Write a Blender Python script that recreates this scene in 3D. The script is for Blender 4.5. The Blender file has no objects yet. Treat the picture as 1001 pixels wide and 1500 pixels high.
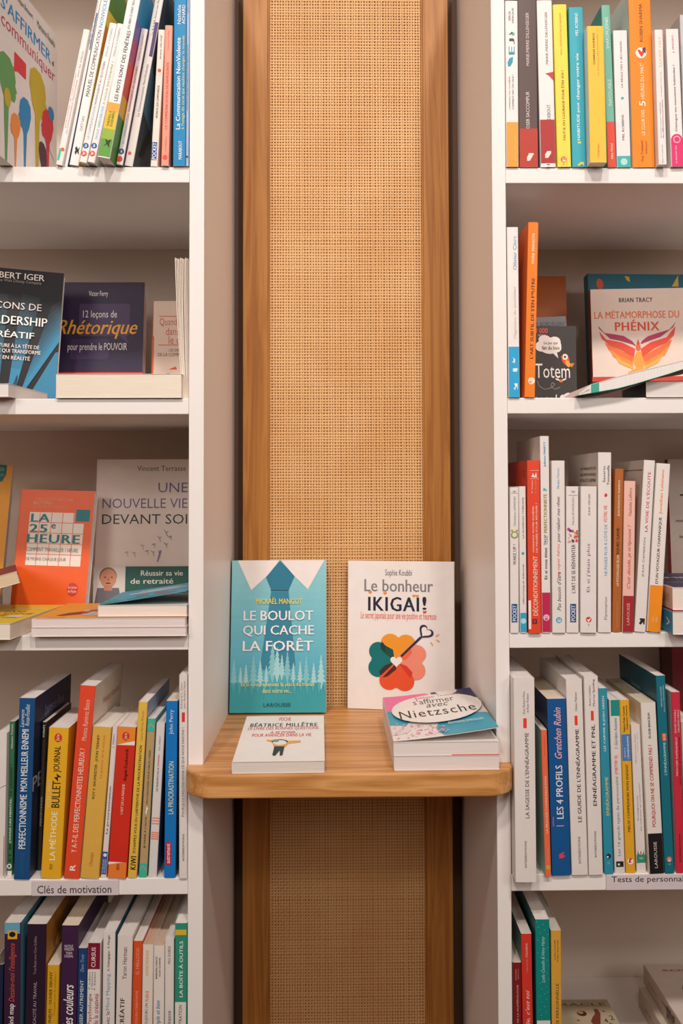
import bpy, bmesh, math, random
import numpy as np
from mathutils import Vector, Matrix
random.seed(7)
SC = bpy.context.scene
COL = SC.collection
# ------------------------------------------------------------------ camera
F = 1440.0; PX = 500.5 + 21.27; PY = 750 - 81.28
YAW, PIT, ROL = [math.radians(a) for a in (0.9068, 1.8283, 0.175)]
CAM = Vector((0, -1.17, 0))
def cam_axes():
    r1 = Vector((math.cos(YAW), -math.sin(YAW), 0)); d1 = Vector((math.sin(YAW), math.cos(YAW), 0)); z = Vector((0, 0, 1))
    d = d1*math.cos(PIT) + z*math.sin(PIT); u = z*math.cos(PIT) - d1*math.sin(PIT)
    r = r1*math.cos(ROL) - u*math.sin(ROL); u2 = r1*math.sin(ROL) + u*math.cos(ROL)
    return r, u2, d
RX, UX, DX = cam_axes()
cd = bpy.data.cameras.new('camera'); cam = bpy.data.objects.new('camera', cd); COL.objects.link(cam)
M = Matrix.Identity(4)
for i in range(3):
    M[i][0] = RX[i]; M[i][1] = UX[i]; M[i][2] = -DX[i]; M[i][3] = CAM[i]
cam.matrix_world = M
cd.sensor_fit = 'VERTICAL'; cd.sensor_height = 36; cd.sensor_width = 24; cd.lens = 36*F/1500
cd.shift_x = -(PX-500.5)/1500; cd.shift_y = (PY-750)/1500
cd.clip_start = .01
SC.camera = cam
# ------------------------------------------------------------------ world, lights, exposure
W = bpy.data.worlds.new('room_light'); SC.world = W; W.use_nodes = True
W.node_tree.nodes['Background'].inputs[0].default_value = (1.0, .56, .34, 1)
W.node_tree.nodes['Background'].inputs[1].default_value = .19
def area(name, loc, target, size, power, color):
    l = bpy.data.lights.new(name, 'AREA'); l.shape = 'DISK'; l.size = size; l.energy = power; l.color = color
    o = bpy.data.objects.new(name, l); COL.objects.link(o); o.location = loc
    o.rotation_euler = (Vector(target)-Vector(loc)).to_track_quat('-Z', 'Y').to_euler()
    return o
def track(name, loc, target, cone, size, power, color):
    l = bpy.data.lights.new(name, 'SPOT'); l.spot_size = math.radians(cone); l.spot_blend = 1; l.shadow_soft_size = size; l.energy = power; l.color = color
    o = bpy.data.objects.new(name, l); COL.objects.link(o); o.location = loc
    o.rotation_euler = (Vector(target)-Vector(loc)).to_track_quat('-Z', 'Y').to_euler()
    return o
WARM = (1.0, .93, .87)
track('track_spot', (-.5, -2.0, 2.22), (-.2, 0, .36), 52, .12, 142, WARM)
track('track_spot', (.56, -2.0, 2.22), (.2, 0, .36), 52, .12, 142, WARM)
area('ceiling_spot', (.1, -2.7, 1.35), (0, 0, .1), .2, 8, WARM)
area('fill_light', (-1.5, -2.5, .95), (-.1, 0, .42), 1.0, 4.0, (1.0, .93, .88)).data.spread = math.radians(75)  # pair of added fills brightening niche sides and upper shelves; no such fixture known
area('fill_light', (1.5, -2.5, .95), (.1, 0, .42), 1.0, 4.0, (1.0, .93, .88)).data.spread = math.radians(75)
SC.view_settings.view_transform = 'Standard'; SC.view_settings.look = 'None'
SC.view_settings.gamma = 1; SC.view_settings.use_curve_mapping = False
SC.view_settings.exposure = -0.1
# ------------------------------------------------------------------ pixel helpers
def camco(P):
    q = Vector(P)-CAM
    return q.dot(RX), q.dot(UX), q.dot(DX)
def proj(P):
    a, b, d = camco(P); return PX+F*a/d, PY-F*b/d
def x_at(px, Y, z):
    a0, b0, d0 = camco((0, Y, z)); a1, b1, d1 = camco((1, Y, z)); k = (px-PX)/F
    return (k*d0-a0)/((a1-a0)-k*(d1-d0))
def z_at(py, x, Y):
    a0, b0, d0 = camco((x, Y, 0)); a1, b1, d1 = camco((x, Y, 1)); k = (PY-py)/F
    return (k*d0-b0)/((b1-b0)-k*(d1-d0))
def pt_Y(px, py, Y):
    d = RX*((px-PX)/F)+UX*((PY-py)/F)+DX
    return CAM+d*((Y-CAM.y)/d.y)
def pt_Z(px, py, Z):
    d = RX*((px-PX)/F)+UX*((PY-py)/F)+DX
    return CAM+d*((Z-CAM.z)/d.z)
# ------------------------------------------------------------------ materials
def lin(h, k=1.12):
    h = h.lstrip('#'); v = [int(h[i:i+2], 16)/255 for i in (0, 2, 4)]
    return tuple(min(.88, (c/12.92 if c < .04045 else ((c+.055)/1.055)**2.4)*k) for c in v)+(1,)
MC = {}
def mat(h, rough=.42, kind='paper'):
    key = (h, rough, kind)
    if key in MC: return MC[key]
    m = bpy.data.materials.new(kind); m.use_nodes = True; nt = m.node_tree; N = nt.nodes; L = nt.links
    b = N['Principled BSDF']; b.inputs['Roughness'].default_value = rough; b.inputs['Specular IOR Level'].default_value = .32
    c = lin(h)
    tc = N.new('ShaderNodeTexCoord'); no = N.new('ShaderNodeTexNoise'); mp = N.new('ShaderNodeMapping')
    L.new(tc.outputs['Object'], mp.inputs[0]); L.new(mp.outputs[0], no.inputs['Vector'])
    mx = N.new('ShaderNodeMix'); mx.data_type = 'RGBA'
    mx.inputs[6].default_value = c; mx.inputs[7].default_value = c
    L.new(mx.outputs[2], b.inputs['Base Color']); L.new(no.outputs[0], mx.inputs[0])
    def dk(f): return tuple(x*f for x in c[:3])+(1,)
    if kind == 'paper':
        no.inputs['Scale'].default_value = 60; mx.inputs[6].default_value = dk(.95); mx.inputs[7].default_value = dk(1.04)
    elif kind == 'pages':
        mp.inputs['Scale'].default_value = (2600, 25, 25); no.inputs['Scale'].default_value = 1
        mx.inputs[6].default_value = dk(.78); mx.inputs[7].default_value = dk(1.12)
        bp = N.new('ShaderNodeBump'); bp.inputs['Strength'].default_value = .25; bp.inputs['Distance'].default_value = .0004
        L.new(no.outputs[0], bp.inputs['Height']); L.new(bp.outputs[0], b.inputs['Normal'])
    elif kind == 'laminate':
        no.inputs['Scale'].default_value = 900; mx.inputs[6].default_value = dk(.97); mx.inputs[7].default_value = dk(1.02)
        bp = N.new('ShaderNodeBump'); bp.inputs['Strength'].default_value = .08; bp.inputs['Distance'].default_value = .0005
        L.new(no.outputs[0], bp.inputs['Height']); L.new(bp.outputs[0], b.inputs['Normal'])
    elif kind == 'foil':
        no.inputs['Scale'].default_value = 220; mx.inputs[6].default_value = dk(.92); mx.inputs[7].default_value = dk(1.06)
        bp = N.new('ShaderNodeBump'); bp.inputs['Strength'].default_value = .35; bp.inputs['Distance'].default_value = .0008
        L.new(no.outputs[0], bp.inputs['Height']); L.new(bp.outputs[0], b.inputs['Normal'])
    MC[key] = m
    return m
def wood(name, c0, c1, axis, rough=.45, fine=900, rings=30):
    m = bpy.data.materials.new(name); m.use_nodes = True; nt = m.node_tree; N = nt.nodes; L = nt.links
    b = N['Principled BSDF']; b.inputs['Roughness'].default_value = rough
    tc = N.new('ShaderNodeTexCoord')
    def mapped(s_long, s_x):
        mp = N.new('ShaderNodeMapping'); s = [s_x]*3; s[axis] = s_long; mp.inputs['Scale'].default_value = s
        L.new(tc.outputs['Object'], mp.inputs[0]); return mp
    n1 = N.new('ShaderNodeTexNoise'); n1.inputs['Scale'].default_value = 1; n1.inputs['Detail'].default_value = 4
    L.new(mapped(14, fine).outputs[0], n1.inputs['Vector'])
    n2 = N.new('ShaderNodeTexNoise'); n2.inputs['Scale'].default_value = 1; n2.inputs['Detail'].default_value = 3; n2.inputs['Distortion'].default_value = .6
    L.new(mapped(2.2, rings).outputs[0], n2.inputs['Vector'])
    ml = N.new('ShaderNodeMath'); ml.operation = 'MULTIPLY'; ml.inputs[1].default_value = 9; L.new(n2.outputs[0], ml.inputs[0])
    fr = N.new('ShaderNodeMath'); fr.operation = 'PINGPONG'; fr.inputs[1].default_value = 1; L.new(ml.outputs[0], fr.inputs[0])
    mx = N.new('ShaderNodeMix'); mx.data_type = 'FLOAT'; mx.inputs[0].default_value = .5
    L.new(fr.outputs[0], mx.inputs[2]); L.new(n1.outputs[0], mx.inputs[3])
    rp = N.new('ShaderNodeValToRGB'); rp.color_ramp.elements[0].color = lin(c0); rp.color_ramp.elements[1].color = lin(c1)
    rp.color_ramp.elements[0].position = .2; rp.color_ramp.elements[1].position = .75
    L.new(mx.outputs[0], rp.inputs[0]); L.new(rp.outputs[0], b.inputs['Base Color'])
    bp = N.new('ShaderNodeBump'); bp.inputs['Strength'].default_value = .15; bp.inputs['Distance'].default_value = .0005
    L.new(n1.outputs[0], bp.inputs['Height']); L.new(bp.outputs[0], b.inputs['Normal'])
    return m
WHITE = mat('#e6dfdb', .38, 'laminate')
CREAM = '#e2d8cb'; WPAGE = '#e4dcd8'
# ------------------------------------------------------------------ object helpers
def link(name, me, parent=None, kind=None):
    o = bpy.data.objects.new(name, me); COL.objects.link(o)
    if parent: o.parent = parent
    if kind: o['kind'] = kind
    return o
def empty(name, label, cat, loc=(0, 0, 0), group=None, mw=None):
    o = bpy.data.objects.new(name, None); COL.objects.link(o); o.empty_display_size = .02
    if mw is not None: o.matrix_world = mw
    else: o.location = loc
    o['label'] = label; o['category'] = cat
    if group: o['group'] = group
    return o
def mesh(name, vs, fs, mats, mi=None, smooth=False):
    me = bpy.data.meshes.new(name); me.from_pydata([tuple(v) for v in vs], [], fs)
    for m in mats: me.materials.append(m)
    if mi is not None: me.polygons.foreach_set('material_index', mi)
    if smooth: me.polygons.foreach_set('use_smooth', [True]*len(fs))
    me.update(); return me
def bevel_box(name, a, b, m, bev=.0008, parent=None, kind=None):
    bm = bmesh.new(); bmesh.ops.create_cube(bm, size=1)
    a = Vector(a); b = Vector(b); c = (a+b)/2
    for v in bm.verts: v.co = Vector((v.co.x*(b.x-a.x), v.co.y*(b.y-a.y), v.co.z*(b.z-a.z)))+c
    if bev: bmesh.ops.bevel(bm, geom=bm.edges[:], offset=bev, segments=2, affect='EDGES', profile=.5)
    me = bpy.data.meshes.new(name); bm.to_mesh(me); bm.free(); me.materials.append(m)
    return link(name, me, parent, kind)
def prism(pts, z0, z1, axis='z'):
    """closed polygon (x,y) extruded z0..z1"""
    n = len(pts)
    vs = [(p[0], p[1], z0) for p in pts]+[(p[0], p[1], z1) for p in pts]
    fs = [tuple(range(n))[::-1], tuple(range(n, 2*n))]+[(i, (i+1) % n, n+(i+1) % n, n+i) for i in range(n)]
    return vs, fs
# ------------------------------------------------------------------ lettering
TXC = {}; EMW = {}
def glyphs(s, style):
    key = (s, style)
    if key in TXC: return TXC[key]
    c = bpy.data.curves.new('t', 'FONT'); c.body = s; c.resolution_u = 2
    if style in 'ij': c.shear = .35
    if style == 'x': c.space_character = 1.12
    o = bpy.data.objects.new('t', c); COL.objects.link(o)
    dg = bpy.context.evaluated_depsgraph_get(); dg.update()
    me = bpy.data.meshes.new_from_object(o.evaluated_get(dg))
    n = len(me.vertices); co = np.empty(n*3); me.vertices.foreach_get('co', co); co = co.reshape(-1, 3)[:, :2]
    fs = [tuple(p.vertices) for p in me.polygons]
    bpy.data.objects.remove(o); bpy.data.curves.remove(c); bpy.data.meshes.remove(me)
    mn = co.min(0); mx = co.max(0); EMW[key] = max(.2, mx[0]-mn[0]); co = (co-mn)/np.maximum(mx-mn, 1e-6)
    TXC[key] = (co, fs); return TXC[key]
class Prt:
    """flat print laid on the faces of a box-shaped thing of size t (x), w (y), h (z)"""
    def __init__(s, t, w, h):
        s.t, s.w, s.h, s.rnd = t, w, h, 0; s.acc = {'lettering': [[], [], [], []], 'printed_art': [[], [], [], []]}; s.n = 0
    def P(s, face, u, v, off):
        if face == 'spine': return (u, -off-s.rnd, v)
        if face == 'front': return (s.t+off, u, v)
        if face == 'back': return (-off, s.w-u, v)
        if face == 'tail': return (s.t-u, v, -off)
    def add(s, which, face, uv, fs, col, lay):
        V, Fc, Mi, Ml = s.acc[which]
        m = mat(col)
        if m not in Ml: Ml.append(m)
        k = len(V); off = .00012+.00004*lay
        V.extend(s.P(face, u, v, off) for u, v in uv); Fc.extend(tuple(i+k for i in f) for f in fs); Mi.extend([Ml.index(m)]*len(fs))
    def text(s, face, txt, u0, u1, v0, v1, col, style='n', up=False, down=False):
        s.n += 1; co, fs = glyphs(txt, style)
        em = EMW[(txt, style)]
        for k, d in enumerate({'b': (-.014, .014), 'x': (-.026, 0, .026), 'j': (-.014, .014)}.get(style, (0,))):
            d /= em
            if up: uv = [(u1-b*(u1-u0), v0+(a+d)*(v1-v0)) for a, b in co]
            else: uv = [(u0+(a+d)*(u1-u0), v0+b*(v1-v0)) for a, b in co]
            s.add('lettering', face, uv, fs, col, s.n+k*.3)
    def poly(s, face, pts, col):
        s.n += 1; s.add('printed_art', face, pts, [tuple(range(len(pts)))], col, s.n)
    def build(s, parent):
        for nm, (V, Fc, Mi, Ml) in s.acc.items():
            if V: link(nm, mesh(nm, V, Fc, Ml, Mi), parent, 'stuff')
# shapes in pixel space
def ell(cx, cy, rx, ry=None, rot=0, n=20, a0=0, a1=360):
    ry = ry or rx; c, s = math.cos(math.radians(rot)), math.sin(math.radians(rot)); o = []
    full = abs(a1-a0) >= 360
    for i in range(n if full else n+1):
        a = math.radians(a0+(a1-a0)*i/n); x = rx*math.cos(a); y = ry*math.sin(a); o.append((cx+x*c-y*s, cy+x*s+y*c))
    return o
def rc(x0, y0, x1, y1): return [(x0, y0), (x1, y0), (x1, y1), (x0, y1)]
def rrc(x0, y0, x1, y1, r):
    o = []
    for cx, cy, a in ((x1-r, y0+r, -90), (x1-r, y1-r, 0), (x0+r, y1-r, 90), (x0+r, y0+r, 180)):
        for k in range(5):
            t = math.radians(a+k*22.5); o.append((cx+r*math.cos(t), cy+r*math.sin(t)))
    return o
def line(x0, y0, x1, y1, w):
    dx, dy = x1-x0, y1-y0; l = math.hypot(dx, dy) or 1; nx, ny = -dy/l*w/2, dx/l*w/2
    return [(x0+nx, y0+ny), (x1+nx, y1+ny), (x1-nx, y1-ny), (x0-nx, y0-ny)]
def path(pts, w):
    return [line(*pts[i], *pts[i+1], w) for i in range(len(pts)-1)]
def heart(cx, cy, r, rot=0, n=28):
    c, s = math.cos(math.radians(rot)), math.sin(math.radians(rot)); o = []
    for i in range(n):
        t = 2*math.pi*i/n; x = 16*math.sin(t)**3; y = -(13*math.cos(t)-5*math.cos(2*t)-2*math.cos(3*t)-math.cos(4*t))
        x *= r/16; y *= r/16; o.append((cx+x*c-y*s, cy+x*s+y*c))
    return o
# ------------------------------------------------------------------ the book itself
def cover_mesh(t, w, h, cs, c=.0005, rnd=0):
    b = min(.0011, t*.18)
    spn = [(0, b), (b*.3, b*.3), (b, 0)]+[(t*k, -rnd*math.sin(math.pi*k)) for k in (.3, .5, .7)]+[(t-b, 0), (t-b*.3, b*.3), (t, b)]
    prof = [(0, w)]+spn+[(t, w), (t-c, w), (t-c, c+b*.4), (c, c+b*.4), (c, w)]
    vs, fs = prism(prof, 0, h); n = len(prof)
    mi = [3, 3]+[1]+[0]*(len(spn)-1)+[2]+[3]*(n-2-len(spn)+0)
    mi = mi[:len(fs)]+[3]*(len(fs)-len(mi))
    inner = mat('#ddd5cf')
    return mesh('cover', vs, fs, [mat(cs[0]), mat(cs[2]), mat(cs[1]), inner], mi)
def page_mesh(t, w, h, c=.0005, col=WPAGE, wav=0):
    nx = 7; vs = []; fs = []
    x0, x1, y0, y1, z0, z1 = c, t-c, c*1.6, w-.0008, .0006, h-.0007
    # top face slightly domed and uneven like trimmed paper
    for j, (yy) in enumerate((y0, y0+(y1-y0)*.33, y0+(y1-y0)*.66, y1)):
        for i in range(nx):
            k = i/(nx-1); dz = -.0005*wav*abs(math.sin(k*math.pi*2.3+j))
            vs.append((x0+(x1-x0)*k, yy, z1+dz)); vs.append((x0+(x1-x0)*k, yy, z0))
    I = lambda j, i, b: (j*nx+i)*2+b
    for j in range(3):
        for i in range(nx-1):
            fs.append((I(j, i, 0), I(j, i+1, 0), I(j+1, i+1, 0), I(j+1, i, 0)))
            fs.append((I(j, i, 1), I(j+1, i, 1), I(j+1, i+1, 1), I(j, i+1, 1)))
    for i in range(nx-1):
        fs.append((I(0, i, 1), I(0, i+1, 1), I(0, i+1, 0), I(0, i, 0))); fs.append((I(3, i, 0), I(3, i+1, 0), I(3, i+1, 1), I(3, i, 1)))
    for j in range(3):
        fs.append((I(j, 0, 0), I(j+1, 0, 0), I(j+1, 0, 1), I(j, 0, 1))); fs.append((I(j, nx-1, 1), I(j+1, nx-1, 1), I(j+1, nx-1, 0), I(j, nx-1, 0)))
    return mesh('page_block', vs, fs, [mat(col, .8, 'pages')])
def frame(o, x, y, z):
    m = Matrix.Identity(4)
    for i in range(3): m[i][0] = x[i]; m[i][1] = y[i]; m[i][2] = z[i]; m[i][3] = o[i]
    return m
def book(mw, t, w, h, cs, label, group=None, pages=WPAGE, fin=None, rnd=0, pflag=0, coverless=False):
    e = empty('book', label, 'book', group=group, mw=mw)
    cv = link('cover', cover_mesh(t, w, h, cs, rnd=rnd), e)
    link('page_block', page_mesh(t, w, h, col=pages, wav=pflag), e)
    P = Prt(t, w, h); P.rnd = rnd
    if fin: fin(P)
    P.build(cv)
    return e
Z = {'1': .3853, '2': .1072, '3': -.1727, '4': -.4561, '5': -.7395}
ZB = [.3665, .0882, -.1906, -.4754, -.7585]
GRP = {'L1': 'books on the top left shelf', 'L2': 'books on the second left shelf', 'L3': 'books on the third left shelf', 'L4': 'books on the fourth left shelf', 'L5': 'books on the bottom left shelf',
       'R1': 'books on the top right shelf', 'R2': 'books on the second right shelf', 'R3': 'books on the third right shelf', 'R4': 'books on the fourth right shelf', 'R5': 'books on the bottom right shelf'}
PREV = {}
def S(row, xl, xr, xtl, yt, Y, w, cols, label, ops=(), fops=(), pages=WPAGE, rnd=.0003):
    """spine-out book standing on a shelf; xl,xr spine edges at its foot, xtl left edge at its head"""
    zs = Z[row[1]]; cs = cols.split(','); cs = ['#'+c for c in cs]; cs = (cs*3)[:3] if len(cs) == 1 else (cs+cs[:1])[:3]
    if row[1] == '5':
        k = 140/(1500-yt); dx = (xl-xtl)*k; xl += dx; xr += dx
    x0 = x_at(xl, Y, zs); x1 = x_at(xr, Y, zs); t = max(.003, x1-x0-.0004)
    zt = z_at(yt, x0, Y); xt = x_at(xtl, Y, zt); th = math.atan2(xt-x0, zt-zs); h = math.hypot(xt-x0, zt-zs)
    if h > .262: h = .262
    if row[0] == 'R' and min(x0, xt) < XR1+.0004: d_ = XR1+.0004-min(x0, xt); t = max(.003, t-d_); x0 += d_; xt += d_
    if row[0] == 'L' and max(x0, xt)+t > XL0-.0006: t = max(.003, XL0-.0006-max(x0, xt))
    if row in PREV and xl > PREV[row][4]-30:
        px, ps, pz, ph, _ = PREV[row]; need = px+.0003-x0
        if need > 0: x0 += need; t -= need
        ht = min(ph, zt-zs); f = ht/(zt-zs); need = px+ps*ht+.0003-(x0+(xt-x0)*f)
        if need > 0: xt += need; x0 += need*.0; t = max(.003, t-need)
        th = math.atan2(xt-x0, zt-zs)
    t = max(.003, t)
    PREV[row] = (x0+t, math.tan(th), zs, zt-zs, xl)
    c, s = math.cos(th), math.sin(th); t *= c
    o = Vector((x0+.0002, Y, zs+max(0, t*s)+.0002))
    mw = frame(o, (c, 0, -s), (0, 1, 0), (s, 0, c))
    yb = proj((x0, Y, zs))[1]; yt2 = proj((x0+h*s, Y, zs+h*c))[1]
    V = lambda y: h*(yb-y)/(yb-yt2)
    def fin(P):
        for op in ops:
            k = op[0]
            if k == 't': P.text('spine', op[1], op[4]*t, op[5]*t, V(op[2]), min(V(op[3]), h*.985), '#'+op[6], op[7] if len(op) > 7 else 'n', up=True)
            elif k == 'h': P.text('spine', op[1], op[4]*t, op[5]*t, V(op[2]), V(op[3]), '#'+op[6], op[7] if len(op) > 7 else 'n')
            elif k == 'r':
                u0, u1 = op[3]*t, op[4]*t
                if op[3] <= 0: u0 = .0006
                if op[4] >= 1: u1 = t-.0006
                P.poly('spine', [(u0, max(0, V(op[1]))), (u1, max(0, V(op[1]))), (u1, min(h, V(op[2]))), (u0, min(h, V(op[2])))], '#'+op[5])
            elif k == 'c':
                r = op[3]*h/(yb-yt2); P.poly('spine', [(op[2]*t+r*math.cos(a*.4189), V(op[1])+r*math.sin(a*.4189)) for a in range(15)], '#'+op[4])
            elif k == 'p':
                P.poly('spine', [(u*t, V(y)) for u, y in op[1]], '#'+op[2])
        for op in fops:   # side covers: face, kind, fractions
            if op[0] == 't': P.text(op[1], op[2], op[3]*w, op[4]*w, op[5]*h, op[6]*h, '#'+op[7], op[8] if len(op) > 8 else 'n')
            else: P.poly(op[1], [(u*w, v*h) for u, v in op[2]], '#'+op[3])
    return book(mw, t, w, h, cs, label, GRP[row], pages, fin, rnd, 1)
def ops2d(P, face, ops, w, h, R):
    """ops in photo pixels mapped on a cover through the rectangle R=(xl,yt,xr,yb)"""
    U = lambda x: min(w, max(0, w*(x-R[0])/(R[2]-R[0]))); Vv = lambda y: min(h, max(0, h*(R[3]-y)/(R[3]-R[1])))
    for op in ops:
        if op[0] == 't': P.text(face, op[1], U(op[2]), U(op[4]), Vv(op[5]), Vv(op[3]), '#'+op[6], op[7] if len(op) > 7 else 'n')
        elif op[0] == 'u': P.text(face, op[1], U(op[2]), U(op[4]), Vv(op[5]), Vv(op[3]), '#'+op[6], op[7] if len(op) > 7 else 'n', up=True)
        elif op[0] == 'p': P.poly(face, [(U(x), Vv(y)) for x, y in op[1]], '#'+op[2])
        elif op[0] == 'P':
            for q in op[1]: P.poly(face, [(U(x), Vv(y)) for x, y in q], '#'+op[2])
def FO(zs, xl, xr, yt, Y, yaw, lean, t, cols, label, group, ops=(), R=None, roll=0, top='l', pages=WPAGE, sops=(), hmax=.25, cat='book', lift=0):
    """book shown cover-out, leaning back"""
    cs = ['#'+c for c in cols.split(',')]; cs = (cs*3)[:3] if len(cs) == 1 else (cs+cs[:1])[:3]
    y, a, r = math.radians(yaw), math.radians(lean), math.radians(roll)
    n = Vector((math.sin(y), -math.cos(y), 0)); yy = Vector((math.cos(y), math.sin(y), 0)); zz = Vector((0, 0, 1))
    xx = n*math.cos(a)+zz*math.sin(a); z2 = zz*math.cos(a)-n*math.sin(a)
    yr = yy*math.cos(r)-z2*math.sin(r); zr = z2*math.cos(r)+yy*math.sin(r)
    P0 = Vector((x_at(xl, Y, zs), Y, zs+t*math.sin(a)+.0003+lift))
    w = .1
    for _ in range(20): w += (xr-proj(P0+yr*w)[0])/F*1.3
    if r > 0: P0.z += w*math.sin(r)*math.cos(a)
    h = .2; c = P0+yr*w if top == 'r' else P0
    for _ in range(20): h += (proj(c+zr*h)[1]-yt)/F*1.3
    h = min(h, hmax)
    mw = frame(P0-xx*t, xx, yr, zr)
    def fin(P):
        if R: ops2d(P, 'front', ops, w, h, R)
        for op in sops: P.text('spine', op[0], op[1]*t, op[2]*t, op[3]*h, op[4]*h, '#'+op[5], op[6], up=True)
    return book(mw, t, w, h, cs, label, group, pages, fin)
def LY(o, w, l, t, yaw, cols, label, group, ops=(), R=None, pages=WPAGE, tilt=0, pitch=0, fops=(), fin2=None):
    """book lying, front cover up, tail edge towards the room. o = front-left bottom corner; tilt = roll about its length"""
    cs = ['#'+c for c in cols.split(',')]; cs = (cs*3)[:3] if len(cs) == 1 else (cs+cs[:1])[:3]
    m = Matrix.Rotation(math.radians(yaw), 3, 'Z') @ Matrix.Rotation(math.radians(-tilt), 3, 'Y') @ Matrix.Rotation(math.radians(pitch), 3, 'X')
    mw = frame(Vector(o), m @ Vector((0, 0, 1)), m @ Vector((1, 0, 0)), m @ Vector((0, 1, 0)))
    def fin(P):
        if R: ops2d(P, 'front', ops, w, l, R)
        if fin2: fin2(P)
    return book(mw, t, w, l, cs, label, group, pages, fin)
# ------------------------------------------------------------------ shell of the place
D = .333
bevel_box('wall_front_blocker', (-2.2, -3.62, -1.45), (2.2, -3.6, .95), mat('#8d7663', .7, 'laminate'), 0, None, 'structure')  # unseen wall added behind the camera to cut low ambient light
bevel_box('ceiling', (-2.2, -3.6, 2.32), (2.2, .363, 2.36), mat('#e6ddd4', .7, 'laminate'), 0, None, 'structure')
XL0, XL1, XR0, XR1 = -.1803, -.1625, .1835, .2000
TOPZ, BOTZ = .78, -.86
bevel_box('wall_back', (-1.4, .343, -1.45), (1.4, .363, 1.3), mat('#6d5240', .6, 'laminate'), 0, None, 'structure')  # pale wall coloured dark brown to stand in for shade in niche gaps
bevel_box('floor', (-2.2, -3.6, -1.49), (1.8, .363, -1.45), wood('floor_wood', '#6a5038', '#86674a', 0), 0, None, 'structure')
BACKM = mat('#d8c9bb', .5, 'laminate')
for side, label in (('L', 'white bookcase standing left of the cane niche'), ('R', 'white bookcase standing right of the cane niche')):
    e = empty('bookcase', label, 'bookcase', (-.6 if side == 'L' else .6, .16, -1.45), 'white bookcases either side of the niche')
    off = -Vector(e.location)
    def bb(n, a, b, bev=.0009, m=WHITE):
        o = bevel_box(n, Vector(a)+off, Vector(b)+off, m, bev, e); return o
    a, b = ((-1.02, XL0) if side == 'L' else (XR1, 1.02))
    inner = (XL0, XL1) if side == 'L' else (XR0, XR1)
    outer = (a-.018, a) if side == 'L' else (b, b+.018)
    bb('side_panel', (inner[0], 0, -1.45), (inner[1], D+.008, TOPZ+.02)); bb('side_panel', (outer[0], 0, -1.45), (outer[1], D+.008, TOPZ+.02))
    bb('back_panel', (a, D, -1.45), (b, D+.008, TOPZ), 0, BACKM)
    for z0, z1 in list(zip(ZB, [Z[k] for k in '12345']))+[(TOPZ, TOPZ+.0195), (-1.05, -1.031), (-1.37, -1.351)]:
        bb('shelf_board', (a+.0002, .0006, z0), (b-.0002, D-.0002, z1))
    if side == 'R':
        for dx in (.008,): pass
# ------------------------------------------------------------------ cane panel at the back of the niche
YF = .306
e = empty('cane_panel', 'tall oak-framed panel of woven cane at the back of the niche', 'panel', (0, YF, -1.4))
OAKV = wood('oak_upright', '#9a5f22', '#b77c38', 2, .5, 1400, 55)
def vx(px, py, Y):
    p = pt_Y(px, py, Y); return p.x
sl0 = (vx(357, 100, YF)+vx(354.5, 1250, YF))/2; sl1 = (vx(392.5, 100, YF)+vx(393, 1250, YF))/2
sr0 = (vx(620, 100, YF)+vx(625, 1250, YF))/2; sr1 = (vx(656.5, 100, YF)+vx(664, 1250, YF))/2
zt, zb = .78, -1.4
for a, b in ((sl0, sl1), (sr0, sr1)):
    bevel_box('stile', (a, 0, zb+1.4), (b, .022, zt+1.4), OAKV, .0012, e)
    s = sl1 if a == sl0 else sr0-.0022
    bevel_box('inner_bead', (s, .003, zb+1.4), (s+.0022, .014, zt+1.4), OAKV, .0004, e)
bevel_box('backing_board', (sl1, .010, zb+1.4), (sr0, .016, zt+1.4), mat('#b87c40', .7, 'laminate'), 0, e)
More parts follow.
